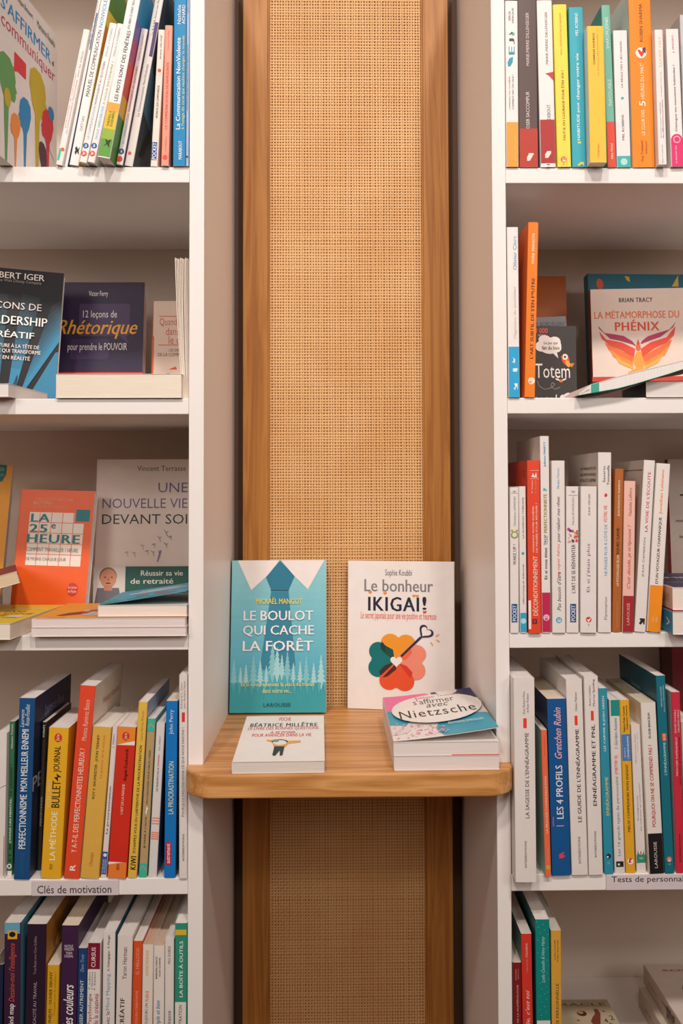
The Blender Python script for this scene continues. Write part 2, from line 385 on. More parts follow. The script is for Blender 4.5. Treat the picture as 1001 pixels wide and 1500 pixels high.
# woven strands
def weave(x0, x1, z0, z1, px, pz):
    rng = np.random.default_rng(3)
    nx = int(round((x1-x0)/px)); nz = int(round((z1-z0)/pz)); px = (x1-x0)/nx; pz = (z1-z0)/nz
    V = []; Fq = []; base = 0
    amp = .00045
    zz = z0+(np.arange(nz*2+1))*pz/2
    def strip(along, cx, wd, horiz, par):
        n = len(along); k = np.arange(n)
        o = amp*np.where(k % 2 == 1, 0, 1)*0
        ph = ((k-1)//1)
        wv = amp*np.cos(np.pi*(k/2-.5)+np.pi*par)
        cen = cx+rng.normal(0, wd*.10)+wd*.06*np.sin(along*40+rng.random()*6)
        P = np.empty((n, 3, 3))
        for j, (s, hgt) in enumerate(((-1, 0), (0, .0004), (1, 0))):
            if horiz: P[:, j, 0] = along; P[:, j, 2] = cen+s*wd/2
            else: P[:, j, 2] = along; P[:, j, 0] = cen+s*wd/2
            P[:, j, 1] = -(wv+hgt)
        return P.reshape(-1, 3)
    def quads(n):
        i = np.arange(n-1)[:, None]*3; q = []
        for j in (0, 1): q.append(np.concatenate([i+j, i+j+1, i+3+j+1, i+3+j], 1))
        return np.concatenate(q)
    xx = x0+np.arange(nx*2+1)*px/2
    for i in range(nx):
        P = strip(zz, x0+(i+.5)*px, px*.54*rng.uniform(.85, 1.15), False, i % 2); V.append(P); Fq.append(quads(len(zz))+base); base += len(P)
    for j in range(nz):
        P = strip(xx, z0+(j+.5)*pz, pz*.52*rng.uniform(.85, 1.15), True, (j+1) % 2); V.append(P); Fq.append(quads(len(xx))+base); base += len(P)
    V = np.concatenate(V); Fq = np.concatenate(Fq)
    me = bpy.data.meshes.new('woven_cane'); me.vertices.add(len(V)); me.vertices.foreach_set('co', V.ravel())
    me.loops.add(len(Fq)*4); me.loops.foreach_set('vertex_index', Fq.ravel().astype(np.int32))
    me.polygons.add(len(Fq)); me.polygons.foreach_set('loop_start', np.arange(len(Fq), dtype=np.int32)*4)
    me.polygons.foreach_set('use_smooth', np.ones(len(Fq), dtype=bool)); me.update(); me.validate(); return me
cane = bpy.data.materials.new('cane'); cane.use_nodes = True
nt = cane.node_tree; N = nt.nodes; b = N['Principled BSDF']; b.inputs['Roughness'].default_value = .5
no = N.new('ShaderNodeTexNoise'); no.inputs['Scale'].default_value = 9; no.inputs['Detail'].default_value = 6
tc = N.new('ShaderNodeTexCoord'); nt.links.new(tc.outputs['Object'], no.inputs['Vector'])
rp = N.new('ShaderNodeValToRGB'); rp.color_ramp.elements[0].color = lin('#d6a368'); rp.color_ramp.elements[1].color = lin('#e2b67f')
rp.color_ramp.elements[0].position = .3; rp.color_ramp.elements[1].position = .7
nt.links.new(no.outputs[0], rp.inputs[0]); nt.links.new(rp.outputs[0], b.inputs['Base Color'])
me = weave(sl1+.002, sr0-.002, zb+1.4+.52, zt+1.4, .00415, .00445); me.materials.append(cane)
o = link('woven_cane', me, e, 'stuff'); o.location = (0, .0085, 0)
# ------------------------------------------------------------------ oak display shelf
ZW = z_at(1120, x_at(300, 0, -.33), 0); TH = .0275
OAKH = wood('oak_board', '#ad7438', '#d39b5f', 0, .42, 700, 34)
xa, xb, yf = XL0-.0005, XR1+.0006, -.0415
pts = []; r = .036
for cx, cy, a0 in ((xb-r, yf+r, -90), ):
    pass
arcR = [(xb-r+r*math.cos(math.radians(a)), yf+r+r*math.sin(math.radians(a))) for a in range(-90, 1, 9)]
arcL = [(xa+r-r*math.cos(math.radians(a)), yf+r-r*math.sin(math.radians(a))) for a in range(0, 91, 9)]
poly = arcL+arcR+[(xb, -.0004), (XR0-.0004, -.0004), (XR0-.0004, YF-.0006), (XL1+.0004, YF-.0006), (XL1+.0004, -.0004), (xa, -.0004)]
vs, fs = prism(poly, 0, TH)
bm = bmesh.new(); bv = [bm.verts.new(v) for v in vs]
for f in fs: bm.faces.new([bv[i] for i in f])
bmesh.ops.recalc_face_normals(bm, faces=bm.faces[:])
ed = [e2 for e2 in bm.edges if abs(e2.verts[0].co.z-e2.verts[1].co.z) < 1e-6 and max(v.co.y for v in e2.verts) < -.001]
bmesh.ops.bevel(bm, geom=ed, offset=.0026, segments=3, affect='EDGES', profile=.5)
me = bpy.data.meshes.new('display_shelf'); bm.to_mesh(me); bm.free(); me.materials.append(OAKH)
o = link('display_shelf', me); o.location = (0, 0, ZW-TH)
o['label'] = 'oak display shelf with rounded front corners crossing the niche'; o['category'] = 'shelf'
K = '2c2527'
# ================================================================== left, top shelf
def L1():
    # large cover-out book turned almost edge-on
    y = math.radians(4.3); w, h, t = .190, .2235, .016
    yy = Vector((math.sin(y), math.cos(y), 0)); xx = Vector((math.cos(y), -math.sin(y), 0)); zz = Vector((0, 0, 1))
    P0 = pt_Y(19, 243, 0); P0.z = Z['1']+.0004; o = P0-yy*.047-xx*t
    def fin(P):
        A = lambda a, b: (a*w, b*h)
        P.text('front', "S'AFFIRMER", .045*w, .87*w, .785*h, .86*h, '#1f86c4', 'b')
        P.text('front', '&', .89*w, .94*w, .79*h, .82*h, K2, 'i'); P.text('front', 'communiquer', .05*w, .95*w, .675*h, .765*h, '#b8395a')
        P.text('front', 'Marianne Reaultx', .62*w, .95*w, .91*h, .95*h, K2); P.text('front', 'Dominique Boissert', .2*w, .55*w, .91*h, .95*h, K2)
        P.poly('front', [A(*p) for p in rrc(.25, .535, .44, .625, .012)], '#d8343e'); P.poly('front', [A(.26, .56), A(.22, .505), A(.32, .54)], '#d8343e')
        def head(cx, cy, sx, sy, col, face=1, foot=0.0):
            pr = [(-.5, .1), (-.45, .42), (-.2, .56), (.15, .55), (.42, .36), (.5, .1), (.47, .0), (.58, -.14), (.5, -.18), (.52, -.28), (.44, -.42), (.22, -.44), (.12, -.6), (.09, -1.0)]
            pr2 = [(-.09, -1.0), (-.16, -.5), (-.34, -.28)]
            pts = [(cx+face*a*sx, cy+b*sy) for a, b in pr[:-1]]+[(cx+face*.05*sx, foot), (cx-face*.05*sx, foot)]+[(cx+face*a*sx, cy+b*sy) for a, b in pr2[1:]]
            P.poly('front', [A(*p) for p in pts], col)
        head(.14, .44, .27, .22, '#5f9a58'); head(.64, .52, .29, .25, '#bfa82c'); head(.43, .33, .19, .18, '#1f83bd', -1)
        head(.28, .225, .15, .125, '#e98a3c', -1); head(.82, .39, .21, .18, '#cf2f3c', -1); head(.73, .20, .14, .13, '#4b2344')
        P.poly('front', [A(*p) for p in ell(.15, .34, .05, .05)], '#bfa82c'); P.poly('front', [A(*p) for p in ell(.88, .49, .055, .04)], '#1f83bd')
        P.poly('front', [A(.86, .27), A(.95, .22), A(.93, .26), A(.86, .32)], '#ece6e2')
    book(frame(o, xx, yy, zz), t, w, h, ('#1f86c4', '#e2dad6', '#e2dad6'), 'large white book turned sideways, its cover printed with coloured silhouettes of talking heads', GRP['L1'], fin=fin)
    wr = 'e4ddd9'
    S('L1', 81.5, 91.6, 122, 44, -.004, .15, wr, 'leftmost thin white spine of the top left shelf, grey text, green foot mark', [
        ('t', 'La Communication NonViolente', 196, 118, .5, .75, '8d8a90'), ('t', 'avec les enfants', 114, 76, .5, .75, '8d8a90'),
        ('t', 'parole à cheval', 190, 108, .2, .42, 'e8714f', 'i'), ('r', 236, 219, 0, .42, '33b892'), ('c', 220, .6, 2.6, 'e8553a')])
    S('L1', 92.4, 100.6, 147.6, -32, .002, .15, wr+',1c5a92,e4ddd9', 'tall thin white spine with a dark blue band, second from the left of leaning row', [
        ('r', 74, 20, .55, 1, '1c4f86'), ('t', 'et si on dessinait', 66, 2, .1, .5, '8d8a90', 'i')])
    S('L1', 101.2, 115.4, 155, -36, -.002, .16, 'e7e0dc,c9a62e,e7e0dc', 'white spine reading Manuel de communication in tall black capitals', [
        ('t', 'MANUEL DE COMMUNICATION', 143, 46, .34, .74, '222024', 'n'), ('t', 'NONVIOLENTE', 42, -14, .34, .74, '2e93c8', 'n'), ('t', 'LUCY LEU', 193, 172, .42, .68, '6b6262'),
        ('p', [(.25, 229), (.4, 222), (.3, 219), (.45, 216), (.65, 220), (.8, 216), (.75, 222), (.85, 228), (.6, 224), (.5, 229), (.35, 225)], '2b2727')],
        [('p', 'front', [(0, .6), (1, .72), (1, .86), (0, .78)], 'd98b2f'), ('p', 'front', [(0, .78), (1, .86), (1, .99), (0, .99)], '4f8a3e'), ('p', 'front', [(0, .74), (1, .82), (1, .88), (0, .82)], 'e6c93a')])
    for a, b, c, yt, ttl, col, ann, lab, u in ((115.8, 127.2, 160.5, 35, 'LA COMMUNICATION', '8aa2b8', 'NONVIOLENTE AU QUOTIDIEN', 'slim white pocket book with purple title on everyday communication, left copy', 'e7e0dc'), (128, 141, 170, 35.5, 'NOUS ARRIVERONS', '4aa7cf', "À NOUS ENTENDRE !", 'slim white pocket book with pale blue and green title, beside the yellow-green footed spine', 'e7e0dc')):
        S('L1', a, b, c, yt, -.013, .11, u, lab, [
            ('t', ttl, 205, 157, .35, .68, col), ('t', ann, 155, 92, .35, .68, '7b4a86' if col == '8aa2b8' else '8aa552'), ('t', 'MARSHALL B. ROSENBERG', 84, 42, .4, .65, '9fb4c4'),
            ('c', 215, .45, 4, '1f5f9e'), ('c', 226.5, .42, 4, 'dc5238'), ('h', 'a', 217, 213, .32, .6, 'eeeeee', 'b'), ('t', 'v', 229, 224, .25, .6, 'eeeeee', 'b')], pages='#d9d2c8')
    S('L1', 142.5, 161.8, 193, -30, -.028, .16, 'e9e2df,2f9ccb,e9e2df', 'white spine reading Les mots sont des fenêtres with a yellow and green foot', [
        ('r', 231, 205, 0, 1, '5d9a3d'), ('r', 206, 190, 0, 1, '8fae3c'), ('r', 191, 165, 0, 1, 'd8b733'), ('r', 166, 153, 0, 1, 'e8a23a'),
        ('t', 'LES MOTS SONT DES FENÊTRES', 150, 47, .38, .74, '2a2529'), ('t', '(OU BIEN CE SONT DES MURS)', 45, -8, .42, .68, '6a6468'), ('t', 'MARSHALL B.', 187, 165, .25, .45, '4c5a26'), ('t', 'ROSENBERG', 187, 165, .52, .72, '4c5a26'),
        ('p', [(.3, 217), (.5, 212), (.36, 206), (.6, 208), (.85, 205), (.75, 212), (.8, 218), (.55, 213)], '2f3a1c')],
        [('p', 'front', [(0, .0), (1, 0), (1, .25), (0, .25)], '4d8a3c'), ('p', 'front', [(0, .25), (1, .25), (1, .36), (0, .36)], 'e3b23a'), ('p', 'front', [(0, .36), (1, .36), (1, .55), (0, .55)], 'dc4a3c'), ('p', 'front', [(0, .55), (1, .55), (1, .68), (0, .68)], 'b5447a'), ('p', 'front', [(0, .68), (1, .68), (1, .78), (0, .78)], '7468b0')])
    S('L1', 170, 180.2, 207, 43, -.006, .11, 'e5deda,4a3358,e5deda', 'slim white pocket book with purple title on everyday communication, right copy', [
        ('t', 'LA COMMUNICATION', 212, 168, .32, .66, '9aa0b0'), ('t', 'NONVIOLENTE AU QUOTIDIEN', 165, 99, .32, .66, '7b3a63'), ('t', 'MARSHALL B. ROSENBERG', 90, 52, .4, .62, 'a8a6ac'),
        ('c', 223, .45, 4, '1f4f86'), ('c', 234, .42, 4, 'dc5238'), ('h', 'a', 225, 221, .32, .6, 'eeeeee', 'b')])
    S('L1', 181, 195, 232, -28, .0, .16, 'd9d2cc,474f55,d9d2cc', 'grey-white spine with a purple corner and a slate blue front cover', [
        ('t', 'La Communication NonViolente', 172, 96, .4, .7, '6e6a70'), ('t', 'Le B.A.BA Anne van Stappen', 53, -10, .35, .62, '5c585e'), ('r', 84, 34, .55, 1, '4f3566'), ('c', 226, .4, 2.4, 'e8553a')],
        [('p', 'front', [(.0, .30), (.8, .2), (.8, .36), (0, .55)], '5d7f93'), ('p', 'front', [(.1, .08), (.2, .2), (.35, .3), (.33, .22), (.24, .1)], '20262b')])
    S('L1', 220.2, 231.8, 231, 44, .0, .11, 'ddd3c8', 'cream pocket book with a dark blue publisher block at its foot, beside the salmon one', [
        ('r', 235, 209, .05, .8, '1b4f93'), ('t', 'POCKET', 234, 210, .15, .72, 'e8e4e0', 'b'), ('t', 'Jacques SALOMÉ', 88, 52, .35, .7, '5c4a44', 'i'), ('c', 104, .5, 2.6, 'd8502f'), ('t', "HEUREUX QUI COMMUNIQUE", 174, 126, .35, .7, '4a4240')], pages='#d8cbb8')
    S('L1', 235.8, 249.6, 239.5, 37.5, -.004, .11, 'f0957f', 'salmon pink pocket book titled La Communication NonViolente in red', [
        ('t', 'LA COMMUNICATION NONVIOLENTE', 190, 92, .35, .68, 'c43a33', 'b'), ('t', 'Françoise Keller', 74, 45, .4, .65, 'c96a5c'), ('c', 231, .5, 3.6, 'd8503f'), ('t', 'InterÉditions', 222, 200, .38, .64, 'd06a5a')])
    S('L1', 253, 272, 255, -30, -.003, .15, '1580b4,1a4a70,1580b4', 'bright blue book with white and yellow title text next to the panel', [
        ('t', 'La Communication NonViolente', 190, 56, .22, .55, 'eef0ee', 'b'), ('t', "à l'usage de ceux qui veulent changer le monde", 190, 53, .66, .92, 'e8d65a'), ('t', 'Nathalie', 36, 8, .28, .56, 'e8f0f0'), ('t', 'ACHARD', 36, 8, .66, .9, 'e8f0f0', 'b'), ('t', 'MARABOUT', 234, 207, .45, .72, 'f0f0f0', 'b')], pages='#d8d2cc')
    S('L1', 272.2, 277.2, 273, -24, -.003, .15, '9db4d2', 'narrow pale blue spine squeezed against the white panel', [
        ('t', "MON P'TIT CAHIER COMMUNICATION BIENVEILLANTE", 162, 66, .3, .72, '3c3c50'), ('t', 'LARA YANN', 20, -5, .3, .7, '3c3c50'), ('c', 230, .5, 1.6, '3c3c50')])
K2 = '#2c2527'
L1()
# ================================================================== left, second shelf
IG = []
for q in (((-22, 438), (6, 438), (1, 603), (-26, 603)), ((28, 435), (60, 440), (30, 578), (17, 578)), ((79, 450), (98, 440), (98, 505), (32, 603)), ((90, 522), (98, 520), (98, 603), (44, 603)), ((30, 560), (31, 560), (30, 603), (14, 603))):
    for k in range(10):
        a, b = k/10, (k+1)/10; L_ = lambda p, r, f: (p[0]+(r[0]-p[0])*f, p[1]+(r[1]-p[1])*f)
        f = min(1, .12+1.1*a) if q[0][0] < 85 else .95
        c = [round(u+(v-u)*f) for u, v in zip((28, 28, 32), (50, 128, 164))]
        IG.append(('p', [L_(q[0], q[3], a), L_(q[1], q[2], a), L_(q[1], q[2], b), L_(q[0], q[3], b)], '%02x%02x%02x' % tuple(c)))
def L2():
    bx, g = Z['2'], GRP['L2']
    FO(bx, -62, 80, 400.5, .098, 12, 7, .020, '121318,141318,141318', 'black and blue book on creative leadership, leftmost on its shelf', g, [
        *IG,
        ('t', 'ROBERT IGER', -35, 404.5, 63, 414, 'e8ddd6', 'b'), ('t', 'PDG de The Walt Disney Company', -40, 415, 59, 421, 'a08f86'),
        ('t', 'LEÇONS DE', -32, 450, 62, 463, 'd8ccc6', 'l'), ('t', 'LEADERSHIP', -35, 471, 73, 484, 'eee4de', 'b'), ('t', 'CRÉATIF', -22, 492, 53, 504, 'eee4de', 'b'),
        ('t', "UNE AVENTURE À LA TÊTE DE", -40, 512, 63, 519, 'ddd2cc', 'b'), ('t', "L'ENTREPRISE QUI TRANSFORME", -45, 521, 66, 528, 'ddd2cc', 'b'), ('t', 'LA MAGIE EN RÉALITÉ', -36, 530, 49, 537, 'ddd2cc', 'b')],
        (-62, 398, 95, 600), top='r', roll=3)
    FO(bx, 76, 207.5, 413.5, .192, 0, 6, .018, '2b2038,2f2440,2f2440', 'dark violet book with a large golden title, second from the left', g, [
        ('p', rrc(112, 445, 191, 493, 4), '4a3a5c'), ('p', rrc(100, 497, 160, 527, 4), '413155'), ('p', [(176, 493), (191, 505), (186, 493)], '4a3a5c'),
        ('t', 'Victor Ferry', 126, 426, 156, 436, 'e6dcd8'), ('t', '12 leçons de', 118, 455, 171, 468, 'e9e1df'), ('t', 'Rhétorique', 78, 469, 203, 497, 'e9a531', 'j'), ('t', 'pour prendre le POUVOIR', 96, 503, 188, 517, 'e9e1df'),
        ('p', rc(72, 546, 216, 552), 'd8412c')], (75, 413, 213, 600))
    FO(bx, 221, 300, 441, .20, 0, 5, .015, 'd2602f,dfc7b6,dfc7b6', 'pale pink book with orange lettering, half hidden by loose pages at the panel', g, [
        ('t', 'Quand la girafe', 233, 466, 300, 480, 'c9673a'), ('t', 'danse avec', 244, 480, 300, 491, 'c9673a'), ('t', 'le chacal', 249, 492, 296, 504, 'c9673a'),
        ('p', rc(232, 463, 304, 464), 'c9673a'), ('p', rc(231, 505, 304, 506), 'c9673a'), ('t', 'LES DEUX VISAGES', 250, 511, 296, 515, '7b5a50'), ('t', 'DE LA COMMUNICATION', 231, 517, 304, 522, '7b5a50'), ('p', rc(221, 493, 224, 600), 'd8602c'),
        ('p', ell(249, 549, 5, 2.5), '2b7f86'), ('p', [(250, 541), (262, 537), (264, 541)], 'd8502c')], (221, 441, 312, 600))
    # white book lying at far left, protruding
    LY((x_at(-95, -.014, Z['2']), -.014, Z['2']+.0003), .088, .125, .0155, -4, 'e9e2df,e9e2df,c9a9a0', 'white book lying flat at the far left edge, poking over the shelf edge', g)
    o = Vector((x_at(82, -.004, Z['2']), -.004, Z['2']+.0003))
    LY(o, x_at(266.5, -.004, Z['2'])-o.x, .105, .0285, 0, 'd9cec4,ddd0c4,c9bdb4', 'thick cream-paged book lying in front of the violet cover', g, pages='#e8dac8')
    # loose-leaved book standing with its fore-edge out
    e = empty('book', 'cream open-leaved book standing fore-edge out against the panel', 'book', group=g)
    zs = Z['2']; za = z_at(377.5, -.19, .01)
    for k in range(9):
        f = k/8; xb = x_at(267.5+f*8.6, .01, zs); xt = x_at(256.3+f*20, .01, za)
        a = Vector((xb, .01, zs+.0002)); bvec = Vector((xt, .01, za-.0008*(k % 3)))
        th = .0007 if k in (0, 8) else .0009
        vs = []; ns = 6
        for j in range(ns+1):
            q = a.lerp(bvec, j/ns); bow = .0012*math.sin(math.pi*j/ns)*(1 if k < 5 else .4)
            for dy, sx in ((0, 0), (0, 1), (.105, 1), (.105, 0)): vs.append((q.x+sx*th-bow+(0.012*(1-f)*dy/.105*j/ns), q.y+dy, q.z))
        fs = [(0, 1, 2, 3), tuple(4*ns+i for i in (3, 2, 1, 0))]
        for j in range(ns):
            for i in range(4): fs.append((4*j+i, 4*j+4+i, 4*j+4+(i+1) % 4, 4*j+(i+1) % 4))
        link('cover' if k in (0, 8) else 'page_bundle', mesh('leaf', vs, fs, [mat('#ded0c2' if k % 2 else '#e6dacc', .8)]), e)
L2()
# ================================================================== left, third shelf
def L3():
    bx, g = Z['3'], GRP['L3']
    FO(bx, -75, -2, 678, .17, 6, 8, .016, 'd08a2a,dc9a35,dc9a35', 'yellow-orange book with a dark teal corner, cut by the left frame edge', g, [
        ('p', [(-30, 679), (14, 679), (14, 692), (8, 702), (-30, 704)], '1f6a66'), ('t', 'LE PLAISIR', -20, 683, 10, 688, '9ab8a8'), ('t', 'DE TRAVAILLER', -20, 691, 10, 695, '9ab8a8')], (-60, 679, 24, 880), roll=3, top='l')
    FO(bx, 13, 123.5, 716.5, .155, -4, 9, .014, 'd9561f,df5a1e,df5a1e', 'orange glossy book with white squared grid and teal capital title', g, [
        ('p', rc(42, 750.5, 107, 831), 'e3d7cc'), ('p', rc(107, 766, 121, 831), 'e3d7cc'), ('p', rc(109, 745, 128.5, 763), '17727a'),
        ('P', [line(x, 751, x, 831, .8) for x in (57, 74, 90, 106)]+[line(42, y, 121, y, .8) for y in (766, 782, 798, 814)], 'd9663f'),
        ('t', 'GUILLAUME DÉCLAIR', 46, 727.5, 103, 733, 'f0a07a'), ('t', 'BAO DINH', 46, 734, 73, 739, 'f0b494'), ('t', 'JÉRÔME DUMONT', 46, 740, 93, 745, 'f0a07a'),
        ('t', 'LA', 45, 753, 71, 765, '17727a', 'x'), ('t', '25', 44, 769, 69, 781, '17727a', 'x'), ('t', 'e', 75, 768, 81, 775, '17727a', 'b'), ('t', 'HEURE', 42, 784, 117, 797, '17727a', 'x'),
        ('t', 'COMMENT TRAVAILLER 1 HEURE', 42, 804, 116, 810, '6f7f7a'), ('t', 'DE MOINS CHAQUE JOUR', 42, 819, 100, 825, '6f7f7a'),
        ('p', ell(113, 865, 7.5, 9.5), 'c2352a'), ('t', 'Le Livre', 107, 860, 119, 864, 'ecd8ca'), ('t', 'de Poche', 107, 866, 119, 870, 'ecd8ca')], (26, 716, 133, 905), roll=1.7)
    m = MC[('#df5a1e', .42, 'paper')]; m.node_tree.nodes['Principled BSDF'].inputs['Roughness'].default_value = .38
    tt = Prt
    FO(bx, 136, 303, 673, .195, 0, 5, .018, 'd8cbc1,d9ccc3,d9ccc3', 'wide pale book with violet and green capital title and drifting dandelion seeds', g, [
        ('t', 'Vincent Terrasse', 205, 683, 278, 691, '4a4648'), ('t', 'UNE', 237, 709, 281, 724, '6d6487', 'l'), ('t', 'NOUVELLE VIE', 154, 733, 281, 748, '6d6487', 'l'), ('t', 'DEVANT SOI', 154, 757, 281, 772, '34453e', 'n'),
        ('P', sum([path([(x-3, y+s), (x, y), (x+3, y+s*.4)], .7)+path([(x, y), (x+2, y+6)], .6) for x, y, s in ((215, 805, -2), (192, 814, 2), (203, 816, -2), (222, 812, 2), (232, 802, 2), (231, 815, -3), (240, 793, -3), (250, 785, -4), (250, 803, -3), (256, 790, 3))], []), '5c6358'),
        ('P', path([(243, 812), (240, 820), (238, 829)], 1.6)+path([(240, 812), (241, 822)], 1.4), '7a74a8'),
        ('p', rc(191, 836, 312, 880), '2d5a51'), ('t', 'Réussir sa vie', 214, 842, 276, 850, 'd8d4cc', 'b'), ('t', 'de retraité', 199, 854, 262, 862, 'd8d4cc', 'b'),
        ('p', rc(144, 836, 191, 905), 'cfc8c2'), ('p', ell(165.5, 851, 13, 14), '8a6a50'), ('p', ell(166, 854, 12, 14.5), 'c98e72'), ('p', [(150, 868), (182, 868), (188, 905), (144, 905)], '6e6a70'), ('p', rc(160, 864, 172, 872), 'bd8264'),
        ('P', [ell(161, 852, 1.8, .8), ell(171, 852, 1.8, .8), ell(166, 861, 4, .9)], '5a3328'), ('p', [(166, 852), (164.5, 857), (168, 857)], 'b0745a')], (144, 673, 312, 905))
    # lying books, front of shelf
    z = Z['3']
    # two stacked books, orange one on top, with the right blue one above
    a = x_at(46, -.012, z); b = XL0-.0006
    LY((a, -.012, z+.0003), b-a, .15, .0105, 0, 'dcd0cc,ddd0cc,dcd0cc', 'white-paged paperback lying lowest in the pile right of the yellow book', g, pages='#e0d2cf')
    o1 = (a+.0003, -.012, z+.0111)
    LY(o1, b-a-.001, .15, .0105, 0, 'dd9a3a,e09a38,dd9a3a', 'orange-covered book with dark red food drawings in the lying pile', g, [
        ('p', [(75, 895), (88, 884), (105, 879), (120, 878), (116, 888), (100, 893), (86, 897)], '6e2a1e'), ('p', [(112, 890), (125, 880), (143, 886), (139, 893), (120, 895)], 'b9b4bd'), ('p', ell(115, 886, 5, 3), 'd0502f'),
        ('p', [(101, 873), (116, 868), (140, 869), (144, 876), (110, 880)], 'c9a99c'), ('p', [(114, 872), (126, 869), (128, 876), (114, 878)], 'a8352c'), ('P', [ell(137, 875, 5, 2.2)], '3b3d48'), ('t', 'LAROUSSE', 70, 902, 97, 904, '8a5a20')],
        (47, 840, 290, 906), pages='#e0d2cf')
    # blue book with raised cover
    x0 = x_at(143.5, -.006, z+.022); ty = .0135
    LY((x0, -.006, z+.0224), b-x0, .13, ty, 0, 'c9c0b8,d9d2cb,c9c0b8', 'white-paged book lying topmost at the panel, its blue cover curling up', g, pages='#e3d9cf')
    # curled blue cover (loose front board of that book)
    bk = bpy.data.objects[[o.name for o in bpy.data.objects if o.get('label', '').startswith('white-paged book lying topmost')][0]]
    for ch in bk.children:
        if ch.name.startswith('page_block'):
            pass
    vs = []; n = 10; zz = z+.0224+ty
    for i in range(n+1):
        f = i/n; x = x0+.002+(b-x0-.003)*f; up = .0155*(f**1.1)
        for y, s in ((-.006, 1), (.115, .92)):
            for k in (0, .0007): vs.append((x, y, zz+.0004+up*s+k+.0015*(y > 0)))
    fs = []
    for i in range(n):
        q = 4*i; fs += [(q, q+4, q+5, q+1), (q+2, q+3, q+7, q+6), (q+1, q+5, q+7, q+3), (q, q+2, q+6, q+4)]
    fs += [(0, 1, 3, 2), (4*n, 4*n+2, 4*n+3, 4*n+1)]
    mw = bk.matrix_world.inverted()
    vs = [mw @ Vector(v) for v in vs]
    cv = link('raised_cover', mesh('raised_cover', vs, fs, [mat('#4f97b3')]), bk)
    cv['label'] = 'blue curled front cover'
    # printed marks on it
    def onc(fx, fy): 
        x = x0+.002+(b-x0-.003)*fx; up = .0155*(fx**1.1); return mw @ Vector((x, -.006+.121*fy, zz+.0004+up*(1-.08*fy)+.0007+.0015*fy+.0003))
    vs = []; fs = []; mi = []
    for col, quads in enumerate(([(.0, 0, .25, .05), (.0, .05, .16, .3), (.3, .03, .75, .14)], [(.35, .25, .5, .34), (.55, .3, .72, .38), (.62, .12, .85, .2)], [(.2, .55, .9, .62), (.3, .68, .8, .74)])):
        for a0, b0, a1, b1 in quads:
            k = len(vs); nn = 6
            for i in range(nn+1):
                f = a0+(a1-a0)*i/nn; vs += [onc(f, b0), onc(f, b1)]
            for i in range(nn): fs.append((k+2*i, k+2*i+2, k+2*i+3, k+2*i+1)); mi.append(col)
    link('printed_art', mesh('printed_art', vs, fs, [mat('#2f9b94'), mat('#b4553f'), mat('#dfe4e4')], mi), cv)
    # yellow book with a corner pointing out of the shelf
    yw = -3.6; c0 = pt_Z(15.2, 937.2, z+.0003); m = Matrix.Rotation(math.radians(yw), 3, 'Z')
    w, l, t = .13, .18, .0185
    o = Vector((c0.x, c0.y, z+.0003))-m @ Vector((w, 0, 0))
    def f2(P):
        T = lambda s, u0, u1, v0, v1, c, st='b': P.text('front', s, u0*w, u1*w, v0*l, v1*l, '#'+c, st)
        T('BIEN DANS', .42, .82, .56, .63, '2c3552'); T('MA CUISINE', .3, .95, .44, .53, 'd2572f'); T('JEUNE', .35, .75, .33, .42, 'c9482c'); T('AVEC PLAISIR', .5, .9, .27, .30, '8a7a35')
        T('ALBIN MICHEL', .62, .93, .72, .76, 'e8e0c8'); T('et en forme', .2, .45, .66, .71, 'e8e0c8', 'i')
        P.poly('front', [(w*x, l*y) for x, y in ell(.5, .13, .14, .05)], '#d9602f'); P.poly('front', [(w*x, l*y) for x, y in rrc(.5, .2, .75, .25, .01)], '#d8d2e0'); P.poly('front', [(w*x, l*y) for x, y in ell(.86, .33, .08, .03)], '#e8e0d0')
    LY(o, w, l, t, yw, 'd8b83a,dcbf40,d8b83a', 'yellow cookery book with a blue and red title, corner jutting out over the shelf', g, pages='#e2d6c8', fin2=f2)
    # small dark book resting tilted on it
    wS = .15; mm_ = Matrix.Rotation(math.radians(19), 3, 'Z') @ Matrix.Rotation(math.radians(-14.5), 3, 'Y')
    R_ = Vector((x_at(29.5, .055, z+.058), .055, 0)); o = R_-mm_ @ Vector((wS, 0, 0)); o.z = z+.0194
    LY(o, wS, .11, .015, 19, '2a2440,7a2f3c,2a2440', 'small dark-covered book lying tilted on the yellow one at the left frame edge', g, pages='#cdb99c', tilt=14.5)
L3()
